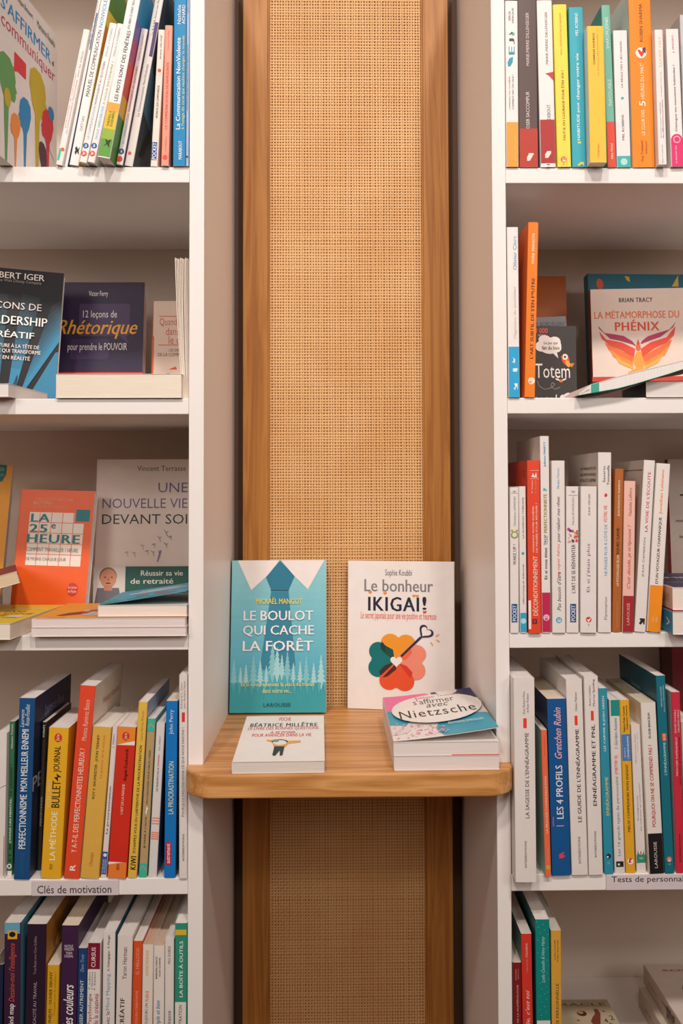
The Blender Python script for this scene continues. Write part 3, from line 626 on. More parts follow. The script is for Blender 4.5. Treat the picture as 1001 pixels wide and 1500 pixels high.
# ================================================================== left, fourth shelf
def L4():
    S('L4', -10, 6.5, -6, 1074, .004, .15, 'd9d1cc', 'white spine with a red foot at the left frame edge, fourth shelf', [('r', 1283, 1225, .9, 1, 'b52f3c'), ('p', [(.0, 1158), (1, 1150), (1, 1151), (0, 1159)], '8f8782')])
    S('L4', 8, 20.5, 11.5, 1057, .012, .11, '3b6e4a', 'narrow dark green book with black and white title, second from left', [
        ('r', 1290, 1276, 0, 1, 'e0d8d2'), ('t', 'ET SI', 1262, 1238, .3, .75, '1f2a22', 'b'), ('t', "J'AVAIS UN MENTAL", 1235, 1170, .3, .75, 'dfe4dc', 'b'), ('t', 'DE GAGNANT !', 1166, 1120, .3, .75, '1f2f24', 'b'), ('t', 'Sébastien Thomas', 1097, 1061, .35, .7, 'd6dcd2'), ('c', 1269, .45, 3.6, 'dfe4dc'), ('c', 1269, .45, 2, '3b6e4a')], pages='#d0cbbb')
    S('L4', 19.6, 43.3, 28.1, 1023, -.001, .155, '184a7b,1b2745,184a7b', 'tall navy blue book on perfectionism with white capitals', [
        ('t', 'PERFECTIONNISME', 1244, 1165, .25, .68, 'd8dfe4', 'b'), ('t', 'MON MEILLEUR ENNEMI', 1160, 1069, .25, .68, 'd8dfe4', 'b'), ('t', 'Laurence', 1066, 1040, .12, .36, 'c9d4de', 'i'), ('t', 'Roux-Fouillet', 1064, 1032, .42, .7, 'c9d4de', 'i'), ('t', 'LAROUSSE', 1283, 1250, .4, .65, '2a5f93')],
        [('t', 'front', 'Laurence Roux', .25, .8, .86, .92, '7f92b4', 'i'), ('t', 'front', 'PERF', .0, .5, .48, .56, 'a8b4c8', 'b')])
    S('L4', 53.7, 59.8, 62, 1058, .026, .11, '3a3535,3a3438,3a3535', 'thin black pocket spine between the navy and the yellow books', [
        ('r', 1082, 1060, 0, 1, '1c1a1b'), ('t', 'POINTS', 1080, 1062, .25, .75, 'e4ddd6', 'b'), ('t', 'PERSÉVÉRER', 1210, 1167, .25, .75, 'b8aea8', 'b')])
    S('L4', 59.3, 89.3, 71.5, 1067, .0, .11, 'dba626,dba626,dba626', 'yellow pocket book with large pale and black title and red emblem', [
        ('t', 'LA MÉTHODE', 1261, 1190, .3, .66, 'efe3bd', 'b'), ('t', 'BULLET', 1184, 1145, .34, .74, '2a2418', 'b'), ('t', 'JOURNAL', 1132, 1094, .34, .74, '2a2418', 'b'), ('p', [(.4, 1140), (.62, 1146), (.58, 1140), (.76, 1139), (.5, 1134), (.56, 1139)], '2a2418'),
        ('t', 'RYDER CARROLL', 1184, 1143, .12, .28, 'ecd687'), ('p', [(.5+.19*math.cos(a*.42), 1081.5+6.5*math.sin(a*.42)) for a in range(15)], 'c8372b'), ('t', "J'ai lu", 1086, 1077, .4, .6, 'ecd8c0', 'b'), ('t', 'POT', 1274, 1266, .42, .58, '6a5018')], pages='#e6dfda')
    S('L4', 93, 116.3, 117.3, 1005.5, -.001, .15, 'd8492c,d5cabf,d8492c', 'tall orange-red book with white title asking a question', [
        ('t', 'Y A-T-IL DES PERFECTIONNISTES HEUREUX ?', 1250, 1098, .34, .68, 'eed8cc', 'n'), ('t', 'Monica Ramirez Basco', 1086, 1026, .4, .72, 'e9b8a4'), ('t', 'R', 1276, 1268, .35, .7, 'eee0d8', 'x')],
        [('t', 'front', 'Monica Ramirez', .3, .9, .86, .90, 'c98a70'), ('t', 'front', 'Y a-t-il des', .15, .8, .70, .77, '3a3234', 'j')])
    S('L4', 117.1, 145, 136, 1066, -.001, .11, 'd2a548,d2a548,d2a548', 'mustard paperback with small black author line and orange title', [
        ('t', 'ROY F. BAUMEISTER - JOHN TIERNEY', 1172, 1078, .28, .46, '3b3020', 'b'), ('t', 'Le pouvoir de la volonté', 1141, 1078, .58, .76, 'd8702c'), ('t', 'Champs', 1270, 1250, .42, .66, 'c0552a')], pages='#e4dcd2')
    S('L4', 147.2, 156.8, 163.7, 1064, .002, .11, 'd5cdc9', 'slim white book titled La procrastination in black lower case', [
        ('t', 'La procrastination', 1222, 1153, .3, .75, '2b2729', 'b'), ('t', 'J. PERRY', 1096, 1075, .3, .65, '4a5f9a'), ('r', 1281, 1248, .0, 1, '27509a'), ('c', 1253, .5, 2.6, 'd5dbe6'), ('t', 'SCIENCES', 1279, 1259, .2, .42, 'd5dbe6'), ('t', 'HUMAINES', 1279, 1259, .55, .77, 'd5dbe6')])
    S('L4', 157.2, 185.2, 172.2, 1066, -.001, .11, 'c62f20,c62f20,c62f20', 'red pocket book with orange ends and an emblem on top', [
        ('r', 1290, 1264, 0, 1, 'dd7a33'), ('r', 1093, 1066, 0, 1, 'dd8433'), ('p', [(0, 1093), (.98, 1092), (.98, 1086)], 'e8d9d0'), ('p', [(0, 1264), (.8, 1264), (0, 1268)], 'e8d9d0'),
        ('t', "L'ART DE LA NIAQUE", 1194, 1150, .46, .62, 'ecc9ae', 'b'), ('t', 'Angela Duckworth', 1145, 1098, .5, .72, '3a1c18', 'b'), ('p', [(.48+.2*math.cos(a*.42), 1079.5+6.5*math.sin(a*.42)) for a in range(15)], 'c8372b'), ('t', "J'ai lu", 1084, 1075, .4, .58, 'ecd8c0', 'b'), ('t', 'BIEN', 1275, 1266, .45, .6, '5a3418')], pages='#e2dad6')
    S('L4', 186.5, 200.3, 203, 1029, .0, .15, 'd8b148,9fa8b4,d8b148', 'tall narrow yellow spine on the labyrinth of procrastination', [
        ('t', 'ÉCHAPPEZ-VOUS DU LABYRINTHE DE LA PROCRASTINATION', 1250, 1093, .34, .7, '2e2618', 'b'), ('t', 'Laura Ferret Rincon', 1086, 1042, .4, .7, 'a88838', 'i'), ('t', 'KIWI', 1274, 1255, .25, .85, '1f1a14', 'x')])
    S('L4', 203, 215.3, 216, 1053, .002, .14, 'b0946a,2a8f86,b0946a', 'tan spine with turquoise ends about putting plans into action', [
        ('r', 1290, 1265, 0, 1, '35b29d'), ('r', 1072, 1053, 0, 1, '35b29d'), ('P', 0)][:2]+[('p', [(.1, 1068), (.5, 1062), (.9, 1067), (.9, 1065), (.5, 1060), (.1, 1066)], 'b0946a'), ('p', [(.1, 1276), (.5, 1270), (.9, 1276), (.9, 1274), (.5, 1268), (.1, 1274)], 'b0946a'),
        ('t', "JE PASSE À L'ACTE", 1243, 1197, .36, .66, '3c3024', 'b'), ('t', 'PROCRASTINER POUR MIEUX CRÉER', 1178, 1099, .38, .64, '5a4a36'), ('p', [(.4, 1192), (.55, 1194), (.6, 1187), (.75, 1185), (.5, 1182)], 'e8e0d0')])
    S('L4', 216.8, 229.8, 229, 1060, .003, .15, 'd2cbc8,3f4f6a,d2cbc8', 'white spine with coral cord pattern, right of the turquoise-ended one', [
        ('t', 'LES RESSORTS DE LA', 1160, 1125, .4, .6, '2b2729', 'b'), ('t', 'MOTIVATION', 1123, 1106, .4, .6, 'c8372b', 'b'), ('t', 'Dan ARIELY', 1100, 1078, .42, .62, '8a8488')]+[('r', y+1.6, y, .12, .95, 'dd8872') for y in (1198, 1202, 1206, 1219, 1222, 1225, 1228)])
    S('L4', 240, 257.3, 243.3, 1027, .0, .11, '1670b8,1f3a66,1670b8', 'bright blue book on procrastination with pale yellow title and red label', [
        ('t', 'LA PROCRASTINATION', 1193, 1116, .3, .75, 'd6d9a8', 'n'), ('t', 'John Perry', 1076, 1040, .3, .72, 'c8d6e4'), ('r', 1267, 1234, .1, .62, 'a81f35'), ('t', 'autrement', 1265, 1236, .22, .52, 'ead4d4', 'b')], pages='#ddd2c0')
    S('L4', 262, 275.8, 262.2, 989, -.002, .155, 'd8d0cb', 'tall white book squeezed against the panel with a small red bar', [
        ('t', 'POURQUOI FAISONS-NOUS CE QUE NOUS FAISONS ?', 1197, 1066, .35, .68, '3b3536', 'n'), ('r', 1058, 1044, .35, .72, 'd8342c'), ('t', 'Edward L. Deci', 1038, 1000, .2, .42, '8a8284'), ('t', 'avec Richard Flaste', 1038, 998, .55, .78, '8a8284'), ('t', 'INTERÉDITIONS', 1261, 1222, .38, .66, '4a4446', 'n')])
L4()
# ================================================================== left, bottom shelf
def L5():
    S('L5', -14, 3, -12, 1413, .0, .15, '1c2742', 'dark navy spine at the left frame edge, bottom shelf', pages='#6a6056')
    S('L5', 5, 29.5, 6.2, 1352, .0, .15, '38203a,5d9ab4,38203a', 'dark plum book with a light blue top and red handwriting', [
        ('r', 1368, 1352, 0, 1, '62a3be'), ('p', [(.22, 1376), (.8, 1376), (.8, 1363), (.22, 1363)], 'd9a32f'), ('p', [(.5+.2*math.cos(a*.42), 1369+4*math.sin(a*.42)) for a in range(15)], '241a24'), ('t', 'mind map', 1508, 1471, .3, .72, 'e4dad4', 'b'), ('t', "Dessine-moi l'intelligence", 1468, 1382, .3, .78, 'c9553c', 'i')], pages='#ddd5d0')
    S('L5', 36.5, 65.5, 39.7, 1354, -.001, .155, '2a1a2c,c07f2c,2a1a2c', 'near-black plum book on efficiency at work with an ochre front cover', [
        ('t', 'EFFICACITÉ AU TRAVAIL', 1512, 1439, .36, .56, 'a89aa0'), ('t', 'Tony Buzan avec Chris Griffiths', 1428, 1372, .38, .56, '8f8288')],
        [('t', 'front', 'CO', .2, .6, .80, .88, '8a5a1c', 'b')], pages='#ddd5d0')
    S('L5', 66, 86, 69.3, 1414, .0, .11, 'cf9c22', 'yellow pocket book between two dark plum spines', [
        ('t', 'Y PHELPS - OLIVIER SIBONY', 1505, 1424, .22, .46, '4a3818', 'b'), ('t', 'Trouvez-moi la solution !', 1489, 1424, .56, .78, 'a87820')], pages='#ddd0bc')
    S('L5', 87, 112, 90.5, 1356, .0, .15, '3d2142', 'plum purple book with large white handwritten title about colours', [
        ('t', 'des couleurs', 1508, 1443, .2, .8, 'ece2e0', 'j'), ('h', 'NICOLE', 1388.5, 1384.5, .2, .7, 'd8ccd0'), ('h', 'MASSON', 1393, 1389, .2, .74, 'd8ccd0'), ('h', 'YANN', 1398.5, 1394.5, .28, .66, 'd8ccd0'), ('h', 'CAUDAL', 1403, 1399, .2, .74, 'd8ccd0')], pages='#e0d0b8')
    S('L5', 112.3, 125.8, 114.6, 1389, .0, .13, '20406e', 'dark blue spine in white capitals between purple and maroon-topped books', [
        ('t', 'PENSER AUTREMENT', 1512, 1436, .3, .68, 'd4dbe4', 'n'), ('t', 'Dave Trott', 1424, 1398, .3, .68, '8fa6c6', 'i')], pages='#cfc8c4')
    S('L5', 126.3, 146, 128.6, 1381.5, .0, .14, 'ddd6d0', 'white spine with a maroon block at the top about psychology of creativity', [
        ('r', 1420, 1381.5, 0, 1, '7a1a33'), ('t', 'CURSUS', 1417, 1388, .3, .62, 'e6d4d4', 'b'), ('t', 'Psychologie', 1502, 1456, .1, .45, '9a3a50', 'n'), ('t', 'de la créativité', 1502, 1456, .55, .9, '9a3a50', 'n'),
        ('t', 'T. Lubart', 1450, 1424, .12, .24, '6a5c60'), ('t', 'C. Mouchiroud', 1450, 1424, .32, .44, '6a5c60'), ('t', 'F. Zenasni', 1450, 1424, .52, .64, '6a5c60')], pages='#ddd7d2')
    S('L5', 149.5, 167.8, 151, 1365.6, .0, .155, 'dad3ce,3a6f88,dad3ce', 'white spine with blue letters about drawing mental maps', [
        ('t', 'avec le', 1505, 1482, .3, .62, '4b4548', 'n'), ('t', 'Mind Mapping', 1480, 1427, .3, .68, '4a9fc0', 'n'), ('t', 'X. Delengaigne - P. Mongin', 1423, 1370, .38, .62, '4b4548', 'b')], pages='#ddd5cf')
    S('L5', 169, 192.3, 172, 1371, .0, .155, 'd9d0c9', 'wide white spine with black capitals and a thin author line', [
        ('t', 'CRÉATIF', 1506, 1463, .2, .56, '35302f', 'x'), ('t', 'Yaron Herman', 1435, 1388, .36, .66, '55504e')], pages='#ddd5cf')
    S('L5', 192.8, 206.5, 195.6, 1378.6, .0, .15, 'cf4f25', 'orange spine with pale capitals in the bottom row', [
        ('t', 'COQUIN CRÉATIVITÉ', 1505, 1452, .32, .68, 'e8a98a', 'n'), ('t', 'G. HELLOCO', 1428, 1389, .32, .68, 'e8a98a', 'n')], pages='#ddd5cf')
    S('L5', 207, 223.5, 208.7, 1384.5, .0, .15, 'dcd1c6', 'white spine with yellow and red capitals beside the orange one', [
        ('t', 'TOUJOURS UN', 1505, 1470, .32, .64, '4b4240', 'n'), ('t', 'PLAN B', 1467, 1452, .32, .64, 'd0453a', 'n'), ('t', 'LAURENCE BOURGEOIS', 1430, 1392, .3, .58, 'd9a74a', 'n')], pages='#c9a58c')
    S('L5', 224, 240.5, 225, 1386, .0, .15, 'dcd3cc', 'white spine with blue handwritten title beneath two black author lines', [
        ('t', 'simple et bien', 1508, 1466, .25, .75, '2f7aa6', 'j'), ('t', 'BARBARA OAKLEY', 1434, 1401, .2, .36, '35302f', 'b'), ('t', 'OLAV SCHEWE', 1431, 1403, .5, .66, '35302f', 'b')], pages='#c9b09a')
    S('L5', 241, 254.8, 241.5, 1376, .0, .15, 'd9d2cc', 'narrow white spine left of the green toolbox book', [
        ('t', 'vitesse', 1505, 1481, .3, .7, '4b4548', 'n'), ('t', 'PAUL SCHEELE', 1412, 1386, .35, .62, '4b4548', 'n')], pages='#ddd5cf')
    S('L5', 255.5, 274, 256.4, 1352.5, -.002, .16, '2f8a73,2f8a73,2f8a73', 'green and white book about a toolbox, against the panel', [
        ('r', 1640, 1468.5, 0, 1, 'd9d3cc'), ('r', 1370, 1362, 0, 1, 'd2b02f'), ('t', 'LA BOÎTE À OUTILS', 1461, 1379, .32, .68, 'e0e8e0', 'b'), ('t', 'DE L\'ILLUSTRATION', 1530, 1473, .35, .62, '3a3634', 'n')], pages='#e4e0dc')
L5()
# ================================================================== right, top shelf
def R1():
    S('R1', 741, 760.6, 739.3, 1.4, -.002, .15, 'e5ddd9', 'white spine with orange paper band and coloured letter shapes, leftmost of the top right shelf', [
        ('r', 247, 179.5, 0, 1, 'e79a3c'), ('t', 'je me découvre', 236, 196, .66, .8, 'f0c48a'), ('h', 'SERGE', 30, 26, .0, .01, 'e5ddd9')][:2]+[('t', 'SERGE', 31, 17, .25, .42, '5c5254'), ('t', 'MARQUIS', 34, 12, .52, .7, '5c5254'),
        ('t', 'CONNAIS-TOI TOI-MÊME,', 161, 112, .22, .36, '6a5c5e'), ('t', 'COMMENT FAIT-ON CELA ?', 161, 110, .5, .64, '6a5c5e'), ('p', [(.2, 98), (.15, 92), (.3, 86), (.6, 84), (.55, 92), (.4, 97)], '2f93b0'), ('t', 'E', 80, 69, .25, .72, '2f93b0', 'b'), ('t', 'J', 66, 57, .3, .72, '4a4348', 'n'), ('c', 50, .6, 2.6, '8fb8c0'), ('p', [(.25, 52), (.5, 47), (.7, 52), (.5, 50)], '4a4348')])
    S('R1', 761, 791.8, 755.3, -34, -.001, .16, '5a4744', 'thick dark brown spine with a brick red paper band', [
        ('r', 247, 189, 0, 1, 'b03a2b'), ('t', 'OSER SACCOMPLIR', 189, 135, .38, .56, 'ddd0cc'), ('t', 'MARIE-PIERRE DILLENSEGER', 97, 19, .42, .58, 'd4c6c2'), ('p', [(.4, 236), (.4, 231), (.5, 226), (.7, 226), (.7, 229), (.55, 236)], 'ecd4cc'), ('p', [(.45, 225), (.75, 225), (.75, 228)], 'ecd4cc')])
    S('R1', 792.2, 816, 785.3, 1, -.001, .155, 'e4dbd9', 'white spine with a dark red paper band and a small red fin', [
        ('r', 239.5, 176, 0, 1, 'a82f2d'), ('t', 'DEBOUT', 176, 154, .5, .72, '6e6264'), ('t', 'MARIE-PIERRE DILLENSEGER', 95, 18, .5, .66, '6e6264'), ('p', [(.45, 108.5), (.99, 106), (.99, 119), (.7, 112)], 'b8403a'), ('p', [(.3, 232), (.3, 227), (.45, 222), (.7, 222), (.7, 225), (.5, 232)], 'ecd4cc'), ('t', '11', 246, 241, .4, .6, '4a4348', 'b')])
    S('R1', 817, 837.6, 810, 7, -.002, .15, 'e8d04c', 'yellow spine with dark red capitals asking about courage', [
        ('t', 'FAUT-IL DU COURAGE POUR ÊTRE SOI ?', 206, 104, .42, .64, '8a2030', 'b'), ('t', 'PAUL-HENRI RACINE JOURDREN', 81, 20, .45, .6, 'd88040', 'b'), ('c', 234, .46, 4.4, 'd84a4a'), ('t', 'E', 237, 231, .36, .6, 'f0dcb0', 'b'), ('t', 'Eyrolles', 242, 240, .3, .6, 'c05a40')])
    S('R1', 838.6, 860, 833, 11, -.002, .15, '35a0b0', 'turquoise spine with white and yellow title on one habit', [
        ('t', '1', 210.6, 208.4, .42, .64, 'e8cf50', 'b'), ('t', 'HABITUDE peut', 206, 151, .4, .64, 'e4eeee', 'b'), ('t', 'changer votre vie', 147, 79, .4, .68, 'e4eeee', 'b'), ('t', 'MEL ROBBINS', 53, 20, .42, .62, 'dceaea', 'b'), ('p', [(.4, 244), (.4, 241), (.6, 239), (.45, 238), (.8, 238), (.8, 244), (.68, 240.5)], 'e8cf50')])
    S('R1', 864.8, 890, 859.8, 38.5, -.018, .12, 'e8b93c,d9cfc8,d2d9d9', 'mustard pocket spine jutting out over the shelf edge', [
        ('t', 'CHARLES DUHIGG', 95, 49, .32, .44, '4a3a20', 'b'), ('t', 'Le pouvoir des habitudes', 111, 50, .56, .67, 'dd8030'), ('t', 'Champs', 231, 211, .42, .6, 'd8702c')])
    S('R1', 890.5, 903.8, 881, 8, -.001, .15, '6fae9a,3f8f7f,3f8f7f', 'sage green spine with a red foot, partly behind the mustard one', [
        ('r', 247, 179, 0, 1, 'd8452f'), ('t', 'INAVOUABLE', 156, 117, .35, .75, 'c8dcd0'), ('t', 'SHARON JONES', 72, 26, .35, .8, 'd8e6dc'), ('t', 'Albin Michel', 234, 211, .4, .65, 'ecd0c4', 'b')])
    S('R1', 904.2, 925.2, 898.3, 45, -.001, .12, 'e2d9d8,d8d0cc,dad4d2', 'white pocket spine with teal foot and grey title on five seconds', [
        ('r', 247, 229, 0, 1, '3fa9a6'), ('c', 237.5, .5, 5, 'a8d8d4'), ('t', 'LA RÈGLE DES 5 SECONDES', 129, 61, .42, .58, '4c4a50'), ('t', 'MEL ROBBINS', 206, 169, .42, .58, '4c4a50'), ('c', 144.5, .52, 2, '3fa9a6')])
    S('R1', 927.2, 960.3, 920.2, -18, -.001, .17, 'ff8212,f08010,c8d4cc', 'very tall bright orange spine with white title on early hours', [
        ('t', 'LE CLUB DES', 199, 162, .44, .58, 'f8dfc4', 'n'), ('t', '5', 156, 149, .36, .64, 'f8e6d4', 'b'), ('t', 'HEURES DU MAT\'', 146, 94, .44, .6, 'f8dfc4', 'n'), ('t', 'ROBIN SHARMA', 62, 6, .46, .6, '7a3a20', 'n'), ('c', 78.5, .5, 8, 'ecdcd6'), ('p', [(.42, 80), (.34, 74), (.45, 74), (.52, 77), (.62, 73), (.66, 78), (.52, 85)], 'd8352c'), ('p', [(.55, 72), (.7, 70), (.72, 80), (.6, 76)], '4a3034'),
        ('t', 'Guy Trédaniel', 237, 207, .38, .52, 'a8441c', 'n'), ('t', 'éditeur', 226, 207, .58, .66, 'a8441c')])
    S('R1', 965.3, 981, 956, 44, -.012, .14, 'e4dbd8,e0d8d4,e4dbd8', 'white spine with peach author line, second from the right edge of its shelf', [
        ('t', 'LOUISE HAY', 98, 54, .38, .72, 'ddb08c', 'n'), ('t', '21 jours pour maîtriser', 203, 149, .3, .48, '3c3638', 'i'), ('t', 'les affirmations positives', 203, 146, .56, .76, '3c3638', 'i'), ('t', 'et changer votre vie', 143, 106, .5, .66, 'd0484a', 'i'), ('t', 'Guy Trédaniel', 240, 213, .4, .58, '8a7c7c', 'n')])
    S('R1', 984, 1003, 975.6, 43, -.004, .14, 'e4dbd8', 'white spine with a hot pink foot and round emblem, at the right frame edge', [
        ('r', 247, 203, 0, 1, 'd8266a'), ('c', 205, .5, 8.2, 'd8266a'), ('c', 205, .5, 5.2, 'eeb8cc'), ('c', 205, .5, 4, 'd8266a'), ('t', 'Dézingue tes mauvaises habitudes !', 193, 96, .4, .62, '3a3438', 'n'), ('t', 'J. SINCERO', 78, 52, .42, .62, 'd85a86', 'n'), ('t', 'un mot pour vivre', 240, 214, .3, .5, 'f0c8d8', 'b')])
    S('R1', 1003.6, 1022, 996, 22, .03, .15, 'b9bcc0', 'grey-blue spine just entering the picture on the top right shelf')
R1()
# ================================================================== right, second shelf
def R2():
    bx, g = Z['2'], GRP['R2']
    S('R2', 745, 762.2, 742.5, 333, -.002, .14, 'e3dcd8,dcd4d0,b9b2ae', 'white spine with sky blue foot and a small steaming cup', [
        ('r', 583, 508.5, 0, 1, '2b9fd0'), ('t', 'Olivier Clerc', 396, 346, .52, .82, '2f93c0', 'n'), ('t', 'Magiciens du quotidien', 497, 421, .52, .8, 'c8a898', 'i'), ('p', [(.4, 540), (.4, 545), (.75, 545), (.85, 540)], 'd8ecf4'), ('P0',)][:4]+[
        ('p', [(.3, 532), (.5, 528), (.4, 524), (.62, 527), (.55, 534), (.5, 531)], 'd8ecf4'), ('p', [(.45, 568), (.62, 568), (.5, 562), (.8, 562), (.8, 572), (.7, 566), (.55, 572)], 'ecf4f8')])
    S('R2', 768.5, 784.3, 774, 326, -.002, .15, 'f07a1c,e8781c,d9641a', 'bright orange spine leaning right with black capitals', [
        ('t', "L'ART SUBTIL DE S'EN F*UTRE", 526, 408, .42, .74, '2e1c14', 'b'), ('t', 'MARK MANSON', 387, 343, .38, .66, 'f4d4b4', 'b'), ('c', 558.5, .62, 5, 'f4e0d0'), ('t', 'E', 561, 556, .4, .66, 'f07a1c', 'b'), ('t', 'Eyrolles', 564, 563, .4, .8, 'f4d4b4')])
    FO(bx, 770, 836, 404.5, .26, 0, 6, .010, 'b5602a,bd652c,b5602a', 'brown-orange card-covered book at the back behind the bright orange spine', g, [
        ('t', 'l\'argent', 778, 421, 793, 424, 'd8a884'), ('t', 'facile', 778, 436, 793, 439, 'd8a884')], (770, 404, 836, 600))
    FO(bx, 772, 841, 466, .205, 3, 5, .012, '8b9099,9a9fa8,8b9099', 'grey-blue book peeping above the charcoal game box', g, [
        ('t', "L'ÉCOLE BORDELEAU", 776, 467.5, 838, 475, '4e5058')], (772, 461, 841, 600), roll=-3)
    # charcoal game box
    e = FO(bx, 776, 846, 477.5, .140, 2, 2, .038, '2e2b2a,37322f,2e2b2a', 'charcoal game box with white chalk title and speech bubble', g, [
        ('t', '400 000', 777, 478.5, 805, 485.5, 'd8503f', 'b'), ('t', 'VENDUS', 790, 487, 802, 489.5, 'c8b8b0'),
        ('p', ell(808, 502, 17, 11)+[], 'e6ded8'), ('P', [ell(795, 503, 9, 7), ell(800, 494, 9, 6), ell(815, 497, 9, 7), ell(818, 505, 7, 6), [(811, 511), (818, 510), (820, 519)]], 'e6ded8'),
        ('t', 'Le jeu qui', 799, 496.5, 819, 501.5, '2e2b2a', 'b'), ('t', 'fait du bien', 796, 502.5, 822, 507.5, '2e2b2a', 'b'), ('t', 'Totem', 785, 526, 837, 545, 'ece4de', 'n'),
        ('p', ell(831, 521, 5.5, 7.5, -30), 'd8482c'), ('p', ell(830, 517, 4.5, 4), 'e8dcd4'), ('p', ell(830, 517, 1.6), '2a2624'), ('P', [[(824, 517), (827, 514), (827, 521)], [(834, 526), (844, 525), (840, 531)]], 'dd7a2c'), ('p', ell(834, 526, 3, 5, -30), 'e8a83a'),
        ('P', path([(788, 549), (791, 556), (799, 560), (809, 558), (814, 553), (810, 551), (808, 556), (814, 560), (822, 557)], .5), 'b8aca4'), ('p', ell(823, 549, 3, 2), 'd8703c'), ('P', [ell(818, 547, 3.4, 1.2, 20), ell(828, 547, 3.4, 1.2, -20)], 'e0d6ce'),
        ('t', 'simple, touchant', 776, 570, 810, 574, 'e6ded8', 'b'), ('t', '& rassembleur !', 776, 575, 808, 579, 'e6ded8', 'b'), ('p', ell(834, 571, 8, 6.5), 'ddd4d0'), ('p', ell(826, 571, 5, 4), 'ddd4d0'), ('t', '3 à 8', 829, 569, 839, 574, '5c5450', 'n'), ('P', path([(816, 567), (814, 579), (818, 581)], 1.6), 'e6ded8')], (776, 476, 847, 582), cat='box')
    e['category'] = 'game box'; e.name = 'game_box'
    for ch in e.children:
        if ch.name.startswith('cover'): ch.name = 'lid'
        elif ch.name.startswith('page_block'): ch.name = 'tray'; ch.data.materials[0] = mat('#3a3532', .6)
    # teal book behind the phoenix book
    FO(bx, 868, 1040, 401, .235, 2, 5, .02, '0e5a6a,12697c,0e5a6a', 'teal book with orange drops behind the phoenix cover', g, [
        ('p', ell(886, 415, 5, 8, -8), 'd8582f'), ('p', [(923, 403), (930, 404), (931, 412), (926, 409)], 'd8b83a'), ('p', [(993, 418), (1003, 401), (1003, 418)], 'd8b83a')], (868, 400, 1040, 600))
    FO(bx, 869.5, 1024, 424, .175, -5, 7, .018, '7c2a22,dccbbf,dccbbf', 'pale pink book with a flame-coloured rising bird on its cover', g, [
        ('t', 'BRIAN TRACY', 913, 433, 962, 440, '34282a', 'x'), ('t', 'LA MÉTAMORPHOSE DU', 876, 451, 1000, 465, 'd86a34', 'b'), ('t', 'PHÉNIX', 906, 467, 970, 484, 'cf4a2c', 'x'), ('p', rc(869, 554, 1030, 561), 'c03c2c'), ('p', rc(869, 561, 1030, 600), '4a2420')]+  # dark red strip at the foot paints the shade low on this cover
        [('p', q, c) for q, c in (
            ([(936, 516), (930, 530), (936, 545), (944, 545), (948, 530), (942, 516)], 'e89a3c'),
            ([(930, 505), (915, 500), (898, 496), (882, 480), (881, 476), (890, 487), (903, 489), (918, 492), (930, 500), (936, 508)], 'a8335a'),
            ([(942, 505), (955, 500), (972, 494), (990, 480), (995, 471), (985, 483), (968, 488), (953, 493), (944, 500)], 'a8335a'),
            ([(934, 512), (915, 502), (892, 497), (882, 484), (886, 496), (896, 505), (914, 514), (932, 524)], 'd8482f'),
            ([(942, 512), (957, 502), (980, 495), (994, 478), (991, 492), (981, 502), (963, 511), (944, 524)], 'd8482f'),
            ([(932, 524), (912, 514), (890, 502), (896, 514), (908, 522), (929, 532)], 'dd6a34'), ([(944, 524), (964, 512), (988, 498), (983, 510), (968, 520), (947, 532)], 'dd6a34'),
            ([(930, 532), (910, 522), (896, 512), (902, 524), (914, 530), (930, 538)], 'e88a3a'), ([(947, 532), (966, 522), (984, 508), (977, 522), (962, 530), (947, 538)], 'e88a3a'),
            ([(930, 538), (914, 530), (904, 523), (910, 534), (930, 543)], 'eaa848'), ([(947, 538), (962, 530), (975, 520), (966, 534), (947, 543)], 'eaa848'),
            (ell(938.5, 510, 3.6, 5), 'dd6030'), ([(938.5, 497), (936, 505), (941, 505)], 'cf4a2c'),
            ([(936, 540), (922, 548), (926, 552), (934, 549), (928, 559), (938, 553), (948, 560), (944, 549), (951, 552), (953, 547), (942, 540)], 'e8a048'))],
        (870, 419, 1022, 600), top='l', sops=[('BRIAN TRACY', .3, .7, .5, .75, 'd8a898', 'n')])
    # lying pale book, spine end dark
    a = x_at(942, .02, bx)
    o = (x_at(947, -.002, bx), -.002, bx+.0003)
    LY(o, .14, .10, .0185, 0, '403838,d9743a,dcd4d0', 'white-paged book lying flat with a charcoal spine under the bent one', g, pages='#e2d8d4')
    # bent white paperback lying on it: curved slab
    e = empty('book', 'white paperback with a teal spine foot, bent and sagging over its neighbour', 'book', group=g)
    y0, y1 = -.014, .085
    top = [(848, 579, 577), (866, 576, 563), (884, 573, 558), (905, 569.5, 551.5), (930, 563, 545), (955, 555.5, 539), (980, 548, 533), (1001, 541, 528), (1040, 535, 524)]
    V = []; fs = []
    for px, yb, yt in top:
        x = pt_Y(px, yb, y0).x; zb_, zt_ = z_at(yb, x, y0), z_at(yt, x, y0)
        for yy in (y0, y1): V += [(x, yy, zb_+.0), (x, yy, zt_)]
    n = len(top)
    def slab(f0, f1, ex=0):
        vs = []
        for i in range(n):
            for j in (0, 2):
                b0 = Vector(V[4*i+j]); t0 = Vector(V[4*i+j+1]); vs += [b0.lerp(t0, f0)+Vector((0, ex*(1 if j else -1), 0)), b0.lerp(t0, f1)+Vector((0, ex*(1 if j else -1), 0))]
        f = []
        for i in range(n-1):
            q = 4*i; f += [(q, q+4, q+5, q+1), (q+2, q+3, q+7, q+6), (q+1, q+5, q+7, q+3), (q, q+2, q+6, q+4)]
        f += [(0, 1, 3, 2), (4*n-4, 4*n-2, 4*n-1, 4*n-3)]
        return vs, f
